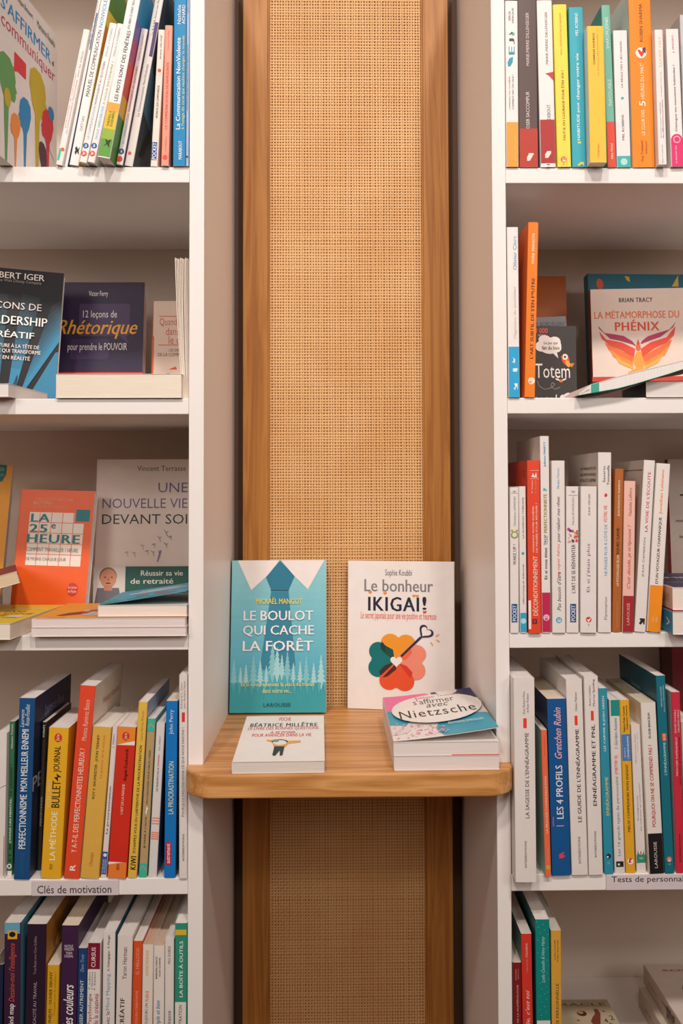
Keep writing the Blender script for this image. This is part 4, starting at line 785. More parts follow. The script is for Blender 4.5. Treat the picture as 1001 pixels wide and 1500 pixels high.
    for nm, f0, f1, mm in (('cover', 0, .05, mat('#3a8f80')), ('page_block', .05, .94, mat('#e8e0dc', .8, 'pages')), ('cover', .94, 1, mat('#dcd3cd'))):
        vs, f = slab(f0, f1, 0 if nm == 'page_block' else .0005); link(nm, mesh(nm, vs, f, [mm]), e)
    # printed end of the spine (teal square and lettering)
    def q4(pxs, k0, k1, dy):
        vs = []
        for px in pxs:
            for k in (k0, k1):
                for i in range(n-1):
                    if top[i][0] <= px <= top[i+1][0]:
                        f = (px-top[i][0])/(top[i+1][0]-top[i][0]); yb = top[i][1]*(1-f)+top[i+1][1]*f; yt = top[i][2]*(1-f)+top[i+1][2]*f
                py = yb+(yt-yb)*k; p = pt_Y(px, py, y0-dy); vs.append(p)
        return vs
    vs = q4((849, 858, 866.2, 866.3, 872, 878), .04, .97, .0007); 
    link('printed_art', mesh('printed_art', vs, [(0, 2, 3, 1), (2, 4, 5, 3), (6, 8, 9, 7), (8, 10, 11, 9)], [mat('#dfd6d0'), mat('#3f9f8c')], [0, 0, 1, 1]), e)
    co, f = glyphs('eyrolles', 'b')
    vs = []
    for u, v in co:
        px = 851+u*13; i = 0; fr = (px-848)/18; yb = 579-3*fr; yt = 577-14*fr
        vs.append(pt_Y(px, yb+(yt-yb)*(.25+.45*v), y0-.0010))
    link('lettering', mesh('lettering', vs, f, [mat('#7a7270')]), e)
R2()
# ================================================================== right, third shelf
def R3():
    w = 'ddd5d1'
    S('R3', 747.8, 761, 747.2, 714, -.001, .11, w, 'white pocket spine with green alarm clock and dark blue foot label', [
        ('r', 912, 885, .15, .8, '1c4f86'), ('t', 'POCKET', 910, 887, .26, .7, 'e4e0dc', 'b'), ('t', 'WAKE UP !', 828, 798, .32, .68, '3a3638', 'n'), ('t', 'Christine LEWICKI', 771, 728, .4, .66, '8a8284', 'n'), ('c', 784, .5, 5.4, '8a9a4a'), ('c', 784, .5, 3.4, 'ddd5d1'), ('c', 777.5, .22, 1.6, 'a8a83a'), ('c', 777.5, .78, 1.6, 'a8a83a'), ('r', 722.6, 722, .1, .9, 'a89e9c'), ('t', '14483', 721, 719, .3, .7, '6a6264')], pages='#d8cec6')
    S('R3', 762, 772.6, 760.2, 712.6, -.001, .11, w, 'narrow white spine with sky blue foot and a blue dot', [
        ('r', 926, 898, 0, 1, '2f9fc4'), ('c', 910, .5, 4, 'a8d8e4'), ('t', 'LA RONRON THÉRAPIE', 789, 729, .4, .68, '3a3638', 'n'), ('t', 'VÉRONIQUE AÏACHE', 886, 827, .4, .68, '3a3638', 'n'), ('c', 811, .5, 2, '2f9fc4')], pages='#d8cec6')
    S('R3', 774.5, 793.6, 772.3, 674.5, -.004, .15, 'd8462c,c83a24,c2361f', 'red-orange spine with tall pale title, jutting slightly forward', [
        ('t', 'DÉCONDITIONNEMENT', 902, 815, .3, .74, 'ecc8b8', 'b'), ('t', 'CHANGEZ VOTRE SCHÉMA', 810, 742, .34, .5, 'f0d0c0', 'b'), ('t', 'DE PENSÉE POUR RÉUSSIR !', 810, 738, .6, .76, 'f0d0c0', 'b'), ('t', 'A. Conque', 723, 704, .3, .46, 'ecc0b0', 'b'), ('t', 'D. Roussel', 723, 704, .58, .7, 'dd9080'), ('r', 914, 907, .3, .66, '4a2a4a'), ('t', 'ə', 913, 908, .38, .58, 'd8462c', 'b'), ('P0',)][:7]+[
        ('p', [(.2, 690), (.9, 690), (.9, 689.4), (.2, 689.4)], 'ecc0b0'), ('p', [(.2, 702), (.9, 702), (.9, 701.4), (.2, 701.4)], 'ecc0b0'), ('p', [(.3, 699), (.45, 693), (.55, 698), (.7, 692), (.75, 700), (.55, 700)], 'f0d0c0'), ('p', [(0.0, 922), (.2, 922), (.2, 880), (0.0, 880)], 'e8ddd8')],
        [('t', 'back', 'TESTEZ', .82, .9, .9, .94, '7a2018')])
    S('R3', 794, 807.8, 791, 639, -.001, .155, w+',d8d0cc,cbb9ae', 'tallest white spine, magenta foot, title on perfectionism in mustard', [
        ('r', 926, 868.5, 0, 1, 'b8264e'), ('c', 905, .5, 4.6, 'eeb8c8'), ('t', 'E', 908, 902, .35, .65, 'b8264e', 'b'), ('t', 'Et si vous étiez', 849, 803, .34, .66, '2e2a2c', 'b'), ('t', 'TROP', 799, 784, .34, .62, '3a3638', 'n'), ('t', 'PERFECTIONNISTE', 781, 724, .34, .68, '9a842c', 'b'), ('t', '?', 720, 715, .3, .7, '3f9fc4', 'b'), ('t', 'Juliette MARTY', 684, 647, .38, .66, '3f9fc4', 'b'), ('r', 798, 785, .68, .72, '3f9fc4')])
    S('R3', 809.4, 829.2, 808.2, 675, -.002, .15, w, 'white spine with flowing black script about not being a superhero', [
        ('t', "Pas besoin d'être", 895, 838, .36, .66, '2e2a2c', 'i'), ('t', 'un super héros', 846, 797, .36, .64, 'd8503c', 'i'), ('t', 'pour réaliser mes rêves', 795, 728, .36, .68, '2e2a2c', 'i'), ('t', 'Marilyse Trécourt', 716, 686, .4, .62, '4a9fc4'), ('c', 908.5, .5, 4.4, '4a9fc4'), ('t', 'E', 911, 906, .4, .64, 'e4e0dc', 'b'), ('t', 'Eyrolles', 915, 914, .3, .7, '4a9fc4')][:4]+[('c', 908.5, .5, 4.4, '4a9fc4'), ('t', 'E', 911, 906, .4, .64, 'e4e0dc', 'b')])
    S('R3', 830, 848.6, 829.6, 712.8, -.001, .11, w, 'white pocket spine with coloured confetti dots and dark blue foot label', [
        ('r', 912, 885, .3, .78, '1c4f86'), ('t', 'POCKET', 910, 887, .38, .7, 'e4e0dc', 'b'), ('t', "L'ART DE SE RÉINVENTER", 869, 798, .34, .72, '3a3638', 'n'), ('t', 'Nicole BORDELEAU', 769, 728, .46, .64, '9a9294'), ('r', 726, 725.4, .2, .9, 'a89e9c'), ('t', '16607', 722, 719, .4, .7, '8a8284')]+
        [('c', 773+random.Random(k).random()*21, .14+.74*random.Random(k+99).random(), .7+.6*(k % 3), ['d8503c', '3a78b0', 'e0a83a', '7a3a78', 'c8406a'][k % 5]) for k in range(26)], pages='#d8cec6')
    S('R3', 850.6, 874.6, 851.2, 712.8, -.003, .11, w, 'white pocket spine with violet serif-like title and red round mark', [
        ('t', "Et si j'étais plus", 868, 797, .36, .62, '7a4a7a', 'n'), ('t', 'ELINA VERGER', 755, 724, .46, .58, '5c5456', 'n'), ('c', 908, .5, 4.2, 'd0402c'), ('p', [(.36, 908), (.5, 912), (.66, 905), (.5, 908)], 'e8e0dc'), ('t', '17', 917, 914, .46, .56, '5c5456')], pages='#d8cec6')
    S('R3', 876.2, 896.2, 876.4, 663, -.001, .155, w+',d8d0cc,c9bcb2', 'tall white spine with blue and red title, grey cover at its left', [
        ('t', 'Flammarion', 908, 875, .46, .68, '6a6466', 'n'), ('t', 'NE PASSEZ PLUS À CÔTÉ DE', 844, 769, .42, .68, '4a90b8', 'n'), ('t', 'VOTRE VIE', 766, 741, .42, .68, 'd8503c', 'n'), ('t', 'Saverio', 707, 683, .34, .54, '4c484a', 'n'), ('t', 'Tomasella', 711, 682, .66, .84, '4c484a', 'n'), ('p', [(.45, 727), (.58, 729), (.7, 726), (.6, 723), (.5, 724)], 'c8372b')],
        [('t', 'back', 'UN THÉRAPEUTE OU', .45, .93, .905, .925, '4a4446', 'b'), ('t', 'back', 'LES MÉTHODES', .45, .93, .87, .89, '4a4446', 'b'), ('t', 'back', 'POUR CE CHEMIN', .45, .93, .835, .855, '4a4446', 'b')])
    S('R3', 897, 910.3, 901.3, 687, .0, .14, 'a8602c,a8602c,a8602c', 'thin brown-orange spine leaning right with white and black lettering', [
        ('t', 'LA PSYCHOLOGIE SELON', 859, 814, .36, .64, 'ecd4c0', 'b'), ('t', 'SQUID GAME', 813, 774, .3, .66, '2a1a10', 'b'), ('t', 'JEAN-FRANÇOIS MARMION', 757, 704, .38, .66, 'ecd4c0', 'b'), ('t', 'Les Éditions de l\'Opportun', 919, 882, .42, .6, 'd0a080')])
    S('R3', 911.6, 928.8, 914.8, 705, -.001, .12, 'e3b4a6,e3b4a6,c9a394', 'rose pink spine with red handwritten title and dark red foot', [
        ('r', 926, 873.5, 0, 1, '9a2a2c'), ('t', 'LAROUSSE', 916, 884, .38, .62, 'd8a8a0', 'n'), ('t', "C'est décidé, je m'épouse !", 863, 770, .34, .72, 'c0392f', 'i'), ('t', 'Nathalie Lefèvre', 756, 715, .4, .68, 'b0706a')])
    S('R3', 929.6, 946.6, 943.8, 675, -.001, .15, w+',d8d0cc,bcaea4', 'tall white spine leaning right with crimson title on listening', [
        ('t', "LA VOIE DE L'ÉCOUTE", 780, 692, .34, .66, 'c8304a', 'b'), ('t', 'JULIA CAMERON', 846, 789, .36, .58, '5c5658', 'n'), ('p', [(.35, 914), (.5, 909), (.4, 909), (.4, 906.5), (.85, 906.5), (.85, 915), (.72, 915), (.72, 911.5), (.5, 916)], '2a2628')],
        [('r0', 'back', [(.02, .94), (.98, .94), (.98, .943), (.02, .943)], '2a2628')])
    S('R3', 948, 968.6, 962.5, 680, -.002, .15, 'dfd7d2', 'white spine with orange foot leaning right beside the lying books', [
        ('r', 926, 858.6, 0, 1, 'ea8a22'), ('t', "D'UN VOYAGEUR CHAMANIQUE", 856, 759, .38, .62, '2e2a2c', 'b'), ('t', 'Jonathan Lehmann', 754, 689, .36, .62, 'e88a3c', 'b'), ('t', 'Harper', 911, 905, .3, .46, 'f0c898', 'b'), ('t', 'Collins', 912, 905, .54, .7, 'f0c898', 'b')])
    g = GRP['R3']; bx = Z['3']
    # books lying at the right edge, corner towards the room
    def corner(px, py, z, w, l, t, yaw, *a, **k):
        c = pt_Z(px, py, z) if abs(z) > 9 else None
    for px, Y, dz, t, yaw, cols, lab, txt, tc, w_, l_ in (
            (986.3, -.022, 0, .0265, 1.5, '2f7f9c,b0303c,d8d0ca', 'thick blue-spined book lying lowest at the right frame edge', '<', 'dfe8ec', .13, .19),
            (986, -.012, .0272, .0270, 1, 'e2b79c,3a3450,e2b79c', 'peach-spined book with a dark violet cover lying on the blue-spined one', 'XAVIER', 'b07a60', .13, .19)):
        z = bx+dz+.0003; x = x_at(px, Y, z)
        # corner = front-left (spine / tail): rotate so spine and tail faces both show
        def fin2(P, txt=txt, tc=tc, t=t):
            P.text('spine', txt, .3*t, .7*t, .012, .012+(.03 if len(txt) > 2 else .012), '#'+tc, 'n', up=True)
            if len(txt) > 2:
                P.text('front', 'IMMENSE', .05*.13, .75*.13, .60*.19, .68*.19, '#d8d0d4', 'b'); P.text('front', 'Malheureusement', .1*.13, .7*.13, .3*.19, .34*.19, '#b0a8c0')
        m = Matrix.Rotation(math.radians(yaw), 3, 'Z')
        LY((x, Y, z), w_, l_, t, -yaw, cols, lab, g, pages='#e2d8cf', fin2=fin2)
    # white cover-out book at the back with black brush lettering
    FO(bx, 985, 1075, 673, .29, 0, 4, .012, '9a2a2c,d2c4ba,d2c4ba', 'pale book at the back right with black brush lettering', g, [
        ('p', rc(985, 683, 985.6, 709), '9a2a2c'), ('P', path([(966, 737), (980, 736), (986, 739)], 3)+path([(976, 762), (984, 753)], 2.5), '2a2422'), ('t', 'musique', 955, 780, 985, 786, '2a2422', 'b'), ('t', 'livres', 962, 808, 978, 813, '2a2422', 'b'),
        ('P', path([(970, 836), (976, 832), (982, 834), (984, 840)], .6), 'b08a58')], (940, 673, 1075, 926))
R3()
# ================================================================== right, fourth shelf
def R4():
    w = 'dbd3ce'
    S('R4', 753.6, 786.8, 750.6, 994, -.022, .155, w, 'thick white spine with small red bar, leftmost of its shelf and jutting out', [
        ('t', "LA SAGESSE DE L'ENNÉAGRAMME", 1199, 1074, .46, .68, '3a3537', 'n'), ('r', 1067, 1052.5, .44, .6, 'dd4030'), ('t', 'Don Richard Riso', 1046, 1013, .42, .53, '7a7274'), ('t', 'et Russ Hudson', 1044, 1016, .6, .7, '7a7274'), ('t', 'INTERÉDITIONS', 1271, 1232, .42, .54, '5a5254', 'n')], rnd=.0008)
    S('R4', 799, 808.3, 792.6, 1069.5, -.006, .11, 'dd6a48,dd6a48,8fa89c', 'low narrow coral spine with a lime round mark at its foot', [
        ('t', 'LA PROCESS COMMUNICATION', 1221, 1138, .36, .66, 'f0d0c0', 'b'), ('t', 'Jérôme Lefeuvre', 1108, 1078, .4, .62, 'b04a30', 'i'), ('c', 1271, .5, 3.6, 'b8a83a'), ('t', 'Éditions', 1262, 1243, .4, .62, 'f0a890')], pages='#ddd4ce')
    S('R4', 809, 837, 801.5, 1024, -.004, .14, '15528c,15528c,1c2c4c', 'royal blue spine with pale pink script name and white title', [
        ('t', 'LES 4 PROFILS', 1200, 1122, .34, .7, 'e0dade', 'b'), ('t', 'Gretchen Rubin', 1112, 1037, .32, .7, 'dba8b4', 'j'), ('r', 1211, 1197, .12, .16, 'd0607a'), ('r', 1211, 1210, .3, .7, 'dba8b4'), ('p', [(.4, 1258), (.4, 1252), (.7, 1248), (.6, 1253), (.75, 1254), (.58, 1258)], 'd0405a')], pages='#e0d2bc')
    S('R4', 838, 862.4, 829, 995.5, -.003, .155, w, 'white spine with red bar and guide title, right of the royal blue book', [
        ('t', "LE GUIDE DE L'ENNÉAGRAMME", 1205, 1069, .42, .7, '2a2628', 'b'), ('r', 1063, 1049, .46, .64, 'dd4030'), ('t', 'Helen Palmer', 1042, 1014, .5, .64, '6a6264'), ('t', 'INTERÉDITIONS', 1265, 1226, .4, .58, '5a5254', 'n')])
    S('R4', 863, 884.3, 855.5, 991, -.003, .155, w, 'white spine with red bar, right of the guide title', [
        ('t', 'ENNÉAGRAMME ET PNL', 1181, 1062, .36, .68, '1e1c1e', 'b'), ('r', 1056, 1042, .42, .62, 'dd4030'), ('t', 'Anne Linden,', 1035, 1004, .3, .46, '5a5254'), ('t', 'Murray Spalding', 1035, 995, .58, .76, '5a5254'), ('t', 'INTERÉDITIONS', 1256, 1218, .4, .58, '5a5254', 'n')])
    S('R4', 885.8, 899.8, 876.2, 1008.5, -.001, .14, '2f8aa2', 'blue-green spine with yellow title and pale author line', [
        ('t', 'ENNÉAGRAMME', 1195, 1139, .32, .74, 'c8c07a', 'b'), ('t', 'LIZ CARVER & JOSH GREEN', 1101, 1020, .38, .68, 'cfe0e4', 'b'), ('c', 1254.5, .5, 3.6, '1c2a34'), ('c', 1255.5, .4, 1.4, 'e0e0e0'), ('t', 'Eyrolles', 1266, 1263, .3, .7, 'a8ccd4')])
    S('R4', 901, 916.6, 892.6, 1025.6, .001, .14, 'd6cecb,d6cecb,d6cecb', 'white spine with a teal square on top about sixteen types', [
        ('r', 1049, 1025.6, .12, 1, '23867f'), ('t', 'Les 16 grands types de personnalité', 1254, 1138, .34, .68, '3a8a8a', 'n'), ('t', "(MBTI® II)", 1135, 1107, .3, .68, 'cf4a44', 'n'), ('t', 'S. Giordano Aussonie', 1098, 1052, .36, .66, '3a8a8a', 'i'), ('r', 1270, 1262, .15, .85, '26221f'), ('r', 1268, 1265, .3, .5, 'd6cecb')])
    S('R4', 917.2, 932, 907.7, 1025.6, .001, .14, 'd8a22c', 'mustard spine with a blue block on understanding a child', [
        ('t', 'MIEUX COMPRENDRE MON ENFANT', 1219, 1120, .36, .62, '33281a', 'b'), ('r', 1115, 1076, 0, 1, '4a7ab0'), ('t', 'grâce à', 1110, 1096, .25, .42, 'dce4ec'), ('t', "L'ENNÉAGRAMME", 1112, 1079, .55, .76, 'dce4ec', 'b'), ('t', 'Valérie Fobe Coruzzi', 1073, 1035, .26, .46, '33281a', 'b'), ('t', 'Stéphanie Honoré', 1069, 1034, .58, .78, '33281a', 'b'), ('c', 1262, .5, 4.6, 'e4dcd4'), ('p', [(.3, 1264), (.6, 1264), (.5, 1261), (.75, 1258), (.4, 1257)], 'c8302c')])
    S('R4', 933, 947.4, 924.3, 1062, .004, .11, 'd6cecb,d6cecb,d2c9c4', 'low white spine with a green emblem at its foot', [
        ('t', 'Ennéagramme', 1202, 1166, .3, .46, '4c484a', 'n'), ('t', 'des clefs pour se comprendre', 1218, 1148, .58, .72, '6a6466'), ('t', "Marie-Christine d'Ussel", 1118, 1076, .3, .44, 'a09a9a'), ('t', 'Thierry Lamé', 1102, 1074, .56, .68, 'a09a9a'), ('r', 1264, 1252, 0, 1, '2f8a70'), ('c', 1250, .5, 5, '2f8a70'), ('c', 1248.5, .5, 3.6, 'e4dcd8'), ('p', [(.4, 1252), (.6, 1250), (.5, 1245)], 'c8302c'), ('t', '1600', 1259, 1256, .3, .7, 'c8dcd0')])
    S('R4', 951.4, 974, 938.6, 1030, -.001, .155, 'd9d2cc,d9d2cc,d8ccb8', 'white spine with black foot and spiky red title', [
        ('r', 1283, 1221.6, 0, 1, '1e1b1c'), ('t', 'LAROUSSE', 1272, 1234, .38, .58, 'c8c2be', 'n'), ('t', 'POURQUOI ON NE SE COMPREND PAS ?', 1212, 1092, .36, .64, 'b52a2c', 'b'), ('t', 'ÉLODIE BANCELIN', 1082, 1045, .38, .56, '1e1b1c', 'b')], pages='#d8cbb4')
    S('R4', 974.6, 988.8, 961, 990, -.001, .155, '16697a,16697a,0e4a58', 'tall deep teal spine with a dark teal side cover and orange tag', [
        ('t', "L'ENNÉAGRAMME", 1136, 1088, .36, .68, 'a8ccd0', 'b'), ('r', 1086, 1075, .35, .8, 'd8582f'), ('t', 'EN BD', 1085, 1076, .45, .7, 'f0c8a8', 'b'), ('t', 'Nathalie LOULEF', 1036, 1006, .36, .52, 'b8d0d4'), ('t', 'Johanna CRAINMARK', 1044, 1004, .66, .8, 'b8d0d4'), ('c', 1259, .5, 4, 'd8583c'), ('t', 'E', 1262, 1257, .36, .64, 'ead8d0', 'b'), ('t', 'Eyrolles', 1267, 1265, .3, .7, 'a8ccd4')],
        [('p', 'back', [(.72, .77), (.8, .78), (.8, .86), (.74, .85)], 'a87a3a'), ('p', 'back', [(.86, .74), (.9, .74), (.9, .84), (.86, .86)], '8a2a2c'), ('t', 'back', 'Comprendre', .35, .6, .86, .9, '7a9a9c')])
    S('R4', 991, 1004, 984, 1014, .0, .14, 'c02c40,c02c40,cbbfb8', 'raspberry red spine with white and black title at the right frame edge', [
        ('t', 'TROUVER RAPIDEMENT', 1138, 1080, .3, .5, 'ecc8cc', 'n'), ('t', 'SON PROFIL ENNÉAGRAMME', 1150, 1080, .62, .82, '3a1418', 'n'), ('t', 'DAVID DANIELS', 1074, 1040, .22, .42, 'ecc8cc', 'n'), ('t', 'VIRGINIA PRICE', 1074, 1040, .6, .8, 'ecc8cc', 'n'), ('t', 'INTERÉDITIONS', 1263, 1222, .36, .58, '3a1418', 'n')])
    S('R4', 1005.5, 1030, 998, 1058, .0, .11, 'a8b8a4,a8b8a4,b8c8b4', 'pale green spine barely entering at the right frame edge, fourth shelf')
    FO(Z['4'], 976, 1100, 930, .27, 0, 3, .012, '3a1c1c,8a3a40,3a1c1c', 'dull red cover-out book at the very back right', GRP['R4'], [('p', rc(960, 900, 991, 1200), '4a2a28')], (976, 930, 1100, 1200), hmax=.24)
R4()
# ================================================================== right, bottom shelf
def R5():
    g = GRP['R5']; bx = Z['5']
    S('R5', 752, 765, 751.2, 1410, .0, .15, '7c1c1e,7c1c1e,5a6a60', 'dark red spine, lowest at the left end of the bottom right shelf', [
        ('t', "L'ABC DE LA NUMÉROLOGIE", 1515, 1443, .38, .64, 'd0a8a0', 'n'), ('t', '(NOUVELLE', 1436, 1420, .3, .46, 'd0a8a0'), ('t', 'ÉDITION)', 1434, 1420, .56, .7, 'd0a8a0')], pages='#c9c0b4')
    S('R5', 765.8, 781.6, 763.6, 1368, -.001, .15, 'c8382a,c8382a,4c5c54', 'scarlet spine with white handwriting beside the turquoise book', [
        ('t', "elle, c'est toi", 1508, 1451, .3, .74, 'e8ccc4', 'i'), ('t', 'MÉLANIE', 1424, 1405, .4, .58, 'd8887c'), ('t', 'COLLEAUX', 1403, 1382, .4, .58, 'eac8c0', 'b')], pages='#cfc6be')
    S('R5', 786, 807.5, 784.2, 1347, -.002, .155, '10807a,10807a,0e5a58', 'turquoise speckled spine with white foot and pale script', [
        ('r', 1640, 1495.5, 0, 1, 'd6cecb'), ('t', 'Lydia Castells & Hany Hamy', 1440, 1372, .4, .68, 'a8d4d0', 'i'), ('t', 'x', 1300, 1290, .2, .3, '10807a')][:2]+[('c', 1350+((k*53) % 140), .1+.8*((k*31) % 97)/97, .45, 'a8d4d0') for k in range(34)])
    S('R5', 808.4, 823.8, 807.2, 1363, -.001, .155, 'cf9a3c,cf9a3c,b8a890', 'mustard spine, last standing book of the bottom right shelf', [
        ('t', 'ANNÉE PERSONNELLE', 1520, 1441, .36, .7, '3a2f22', 'n'), ('t', 'Lydie Castells', 1406, 1377, .3, .46, '3a2f22', 'n'), ('t', 'Didier Doncedy', 1409, 1377, .58, .74, '3a2f22', 'n')], pages='#c9c0b8')
    # flat oracle box
    zt = bx+.036; b = pt_Z(889.5, 1463, zt); f = pt_Z(907, 1500, zt)
    l = .155; wd = .13; o = Vector((b.x-wd, b.y-l, bx+.0003))
    def fo(P):
        P.text('front', 'ORACLE', .34*wd, .955*wd, .89*l, .94*l, '#6a5a44', 'l')
        P.poly('front', [(wd*x, l*y) for x, y in ell(.665, .77, .05, .045)], '#4a2a24'); P.poly('front', [(wd*x, l*y) for x, y in ell(.655, .785, .03, .025)], '#b08a58')
        P.poly('front', [(wd*x, l*y) for x, y in [(.74, .56), (.72, .64), (.76, .71), (.80, .76), (.81, .84), (.85, .83), (.855, .76), (.83, .68), (.80, .58)]], '#7a3a30')
        for x, y in ((.9, .8), (.6, .66), (.91, .6)): P.text('front', '+', (x-.02)*wd, (x+.02)*wd, (y-.015)*l, (y+.015)*l, '#5a4a3a', 'l')
        P.text('front', '2', .93*wd, .97*wd, .66*l, .73*l, '#4a3a30'); P.text('front', '4', .86*wd, .895*wd, .62*l, .68*l, '#4a3a30')
    e = LY(o, wd, l, .035, 0, 'a89a82,b5a78e,a89a82', 'tan card deck box with a reddish hand drawing, lying on the shelf floor', None, fin2=fo)
    e.name = 'card_deck_box'; e['category'] = 'box'
    for ch in e.children:
        if ch.name.startswith('cover'): ch.name = 'lid'
        elif ch.name.startswith('page_block'): ch.name = 'tray'; ch.data.materials[0] = mat('#8f8068', .6)
    # two lying books at the right
    top = pt_Z(943, 1413, bx+.0555); bl = .215
    def fs_(P):
        P.text('front', 'SOPHIE', .14*.15, .62*.15, .905*bl, .93*bl, '#8a2a2c', 'b'); P.text('front', 'L', .5*.15, .56*.15, .76*bl, .86*bl, '#1c1818', 'b'); P.text('front', 'C', .22*.15, .36*.15, .62*bl, .74*bl, '#1c1818', 'x')
        P.text('front', 'ode', .38*.15, .8*.15, .63*bl, .74*bl, '#1c1818', 'x')
        P.text('spine', 'SOPHIE', .42*.027, .5*.027, .72*bl, .9*bl, '#4a2420', 'n'); P.text('spine', 'code', .2*.027, .8*.027, .38*bl, .62*bl, '#241c1a', 'b')
    def fs2(P):
        P.text('spine', 'SOPHIE', .42*.027, .5*.027, .66*bl, .86*bl, '#4a2420', 'n'); P.text('spine', 'code', .2*.027, .8*.027, .3*bl, .56*bl, '#241c1a', 'b')
    LY((top.x, top.y-bl, bx+.0285), .15, bl, .0270, 0, 'b9a294,d3c4ba,b9a294', 'white-covered book with dark red author letters, on top of the lying pair', g, fin2=fs_)
    LY((top.x-.010, top.y-bl-.008, bx+.0003), .15, bl, .0275, 0, 'b9a294,cdbfae,b9a294', 'matching book lying beneath the white cover with dark red letters', g, fin2=fs2)
R5()
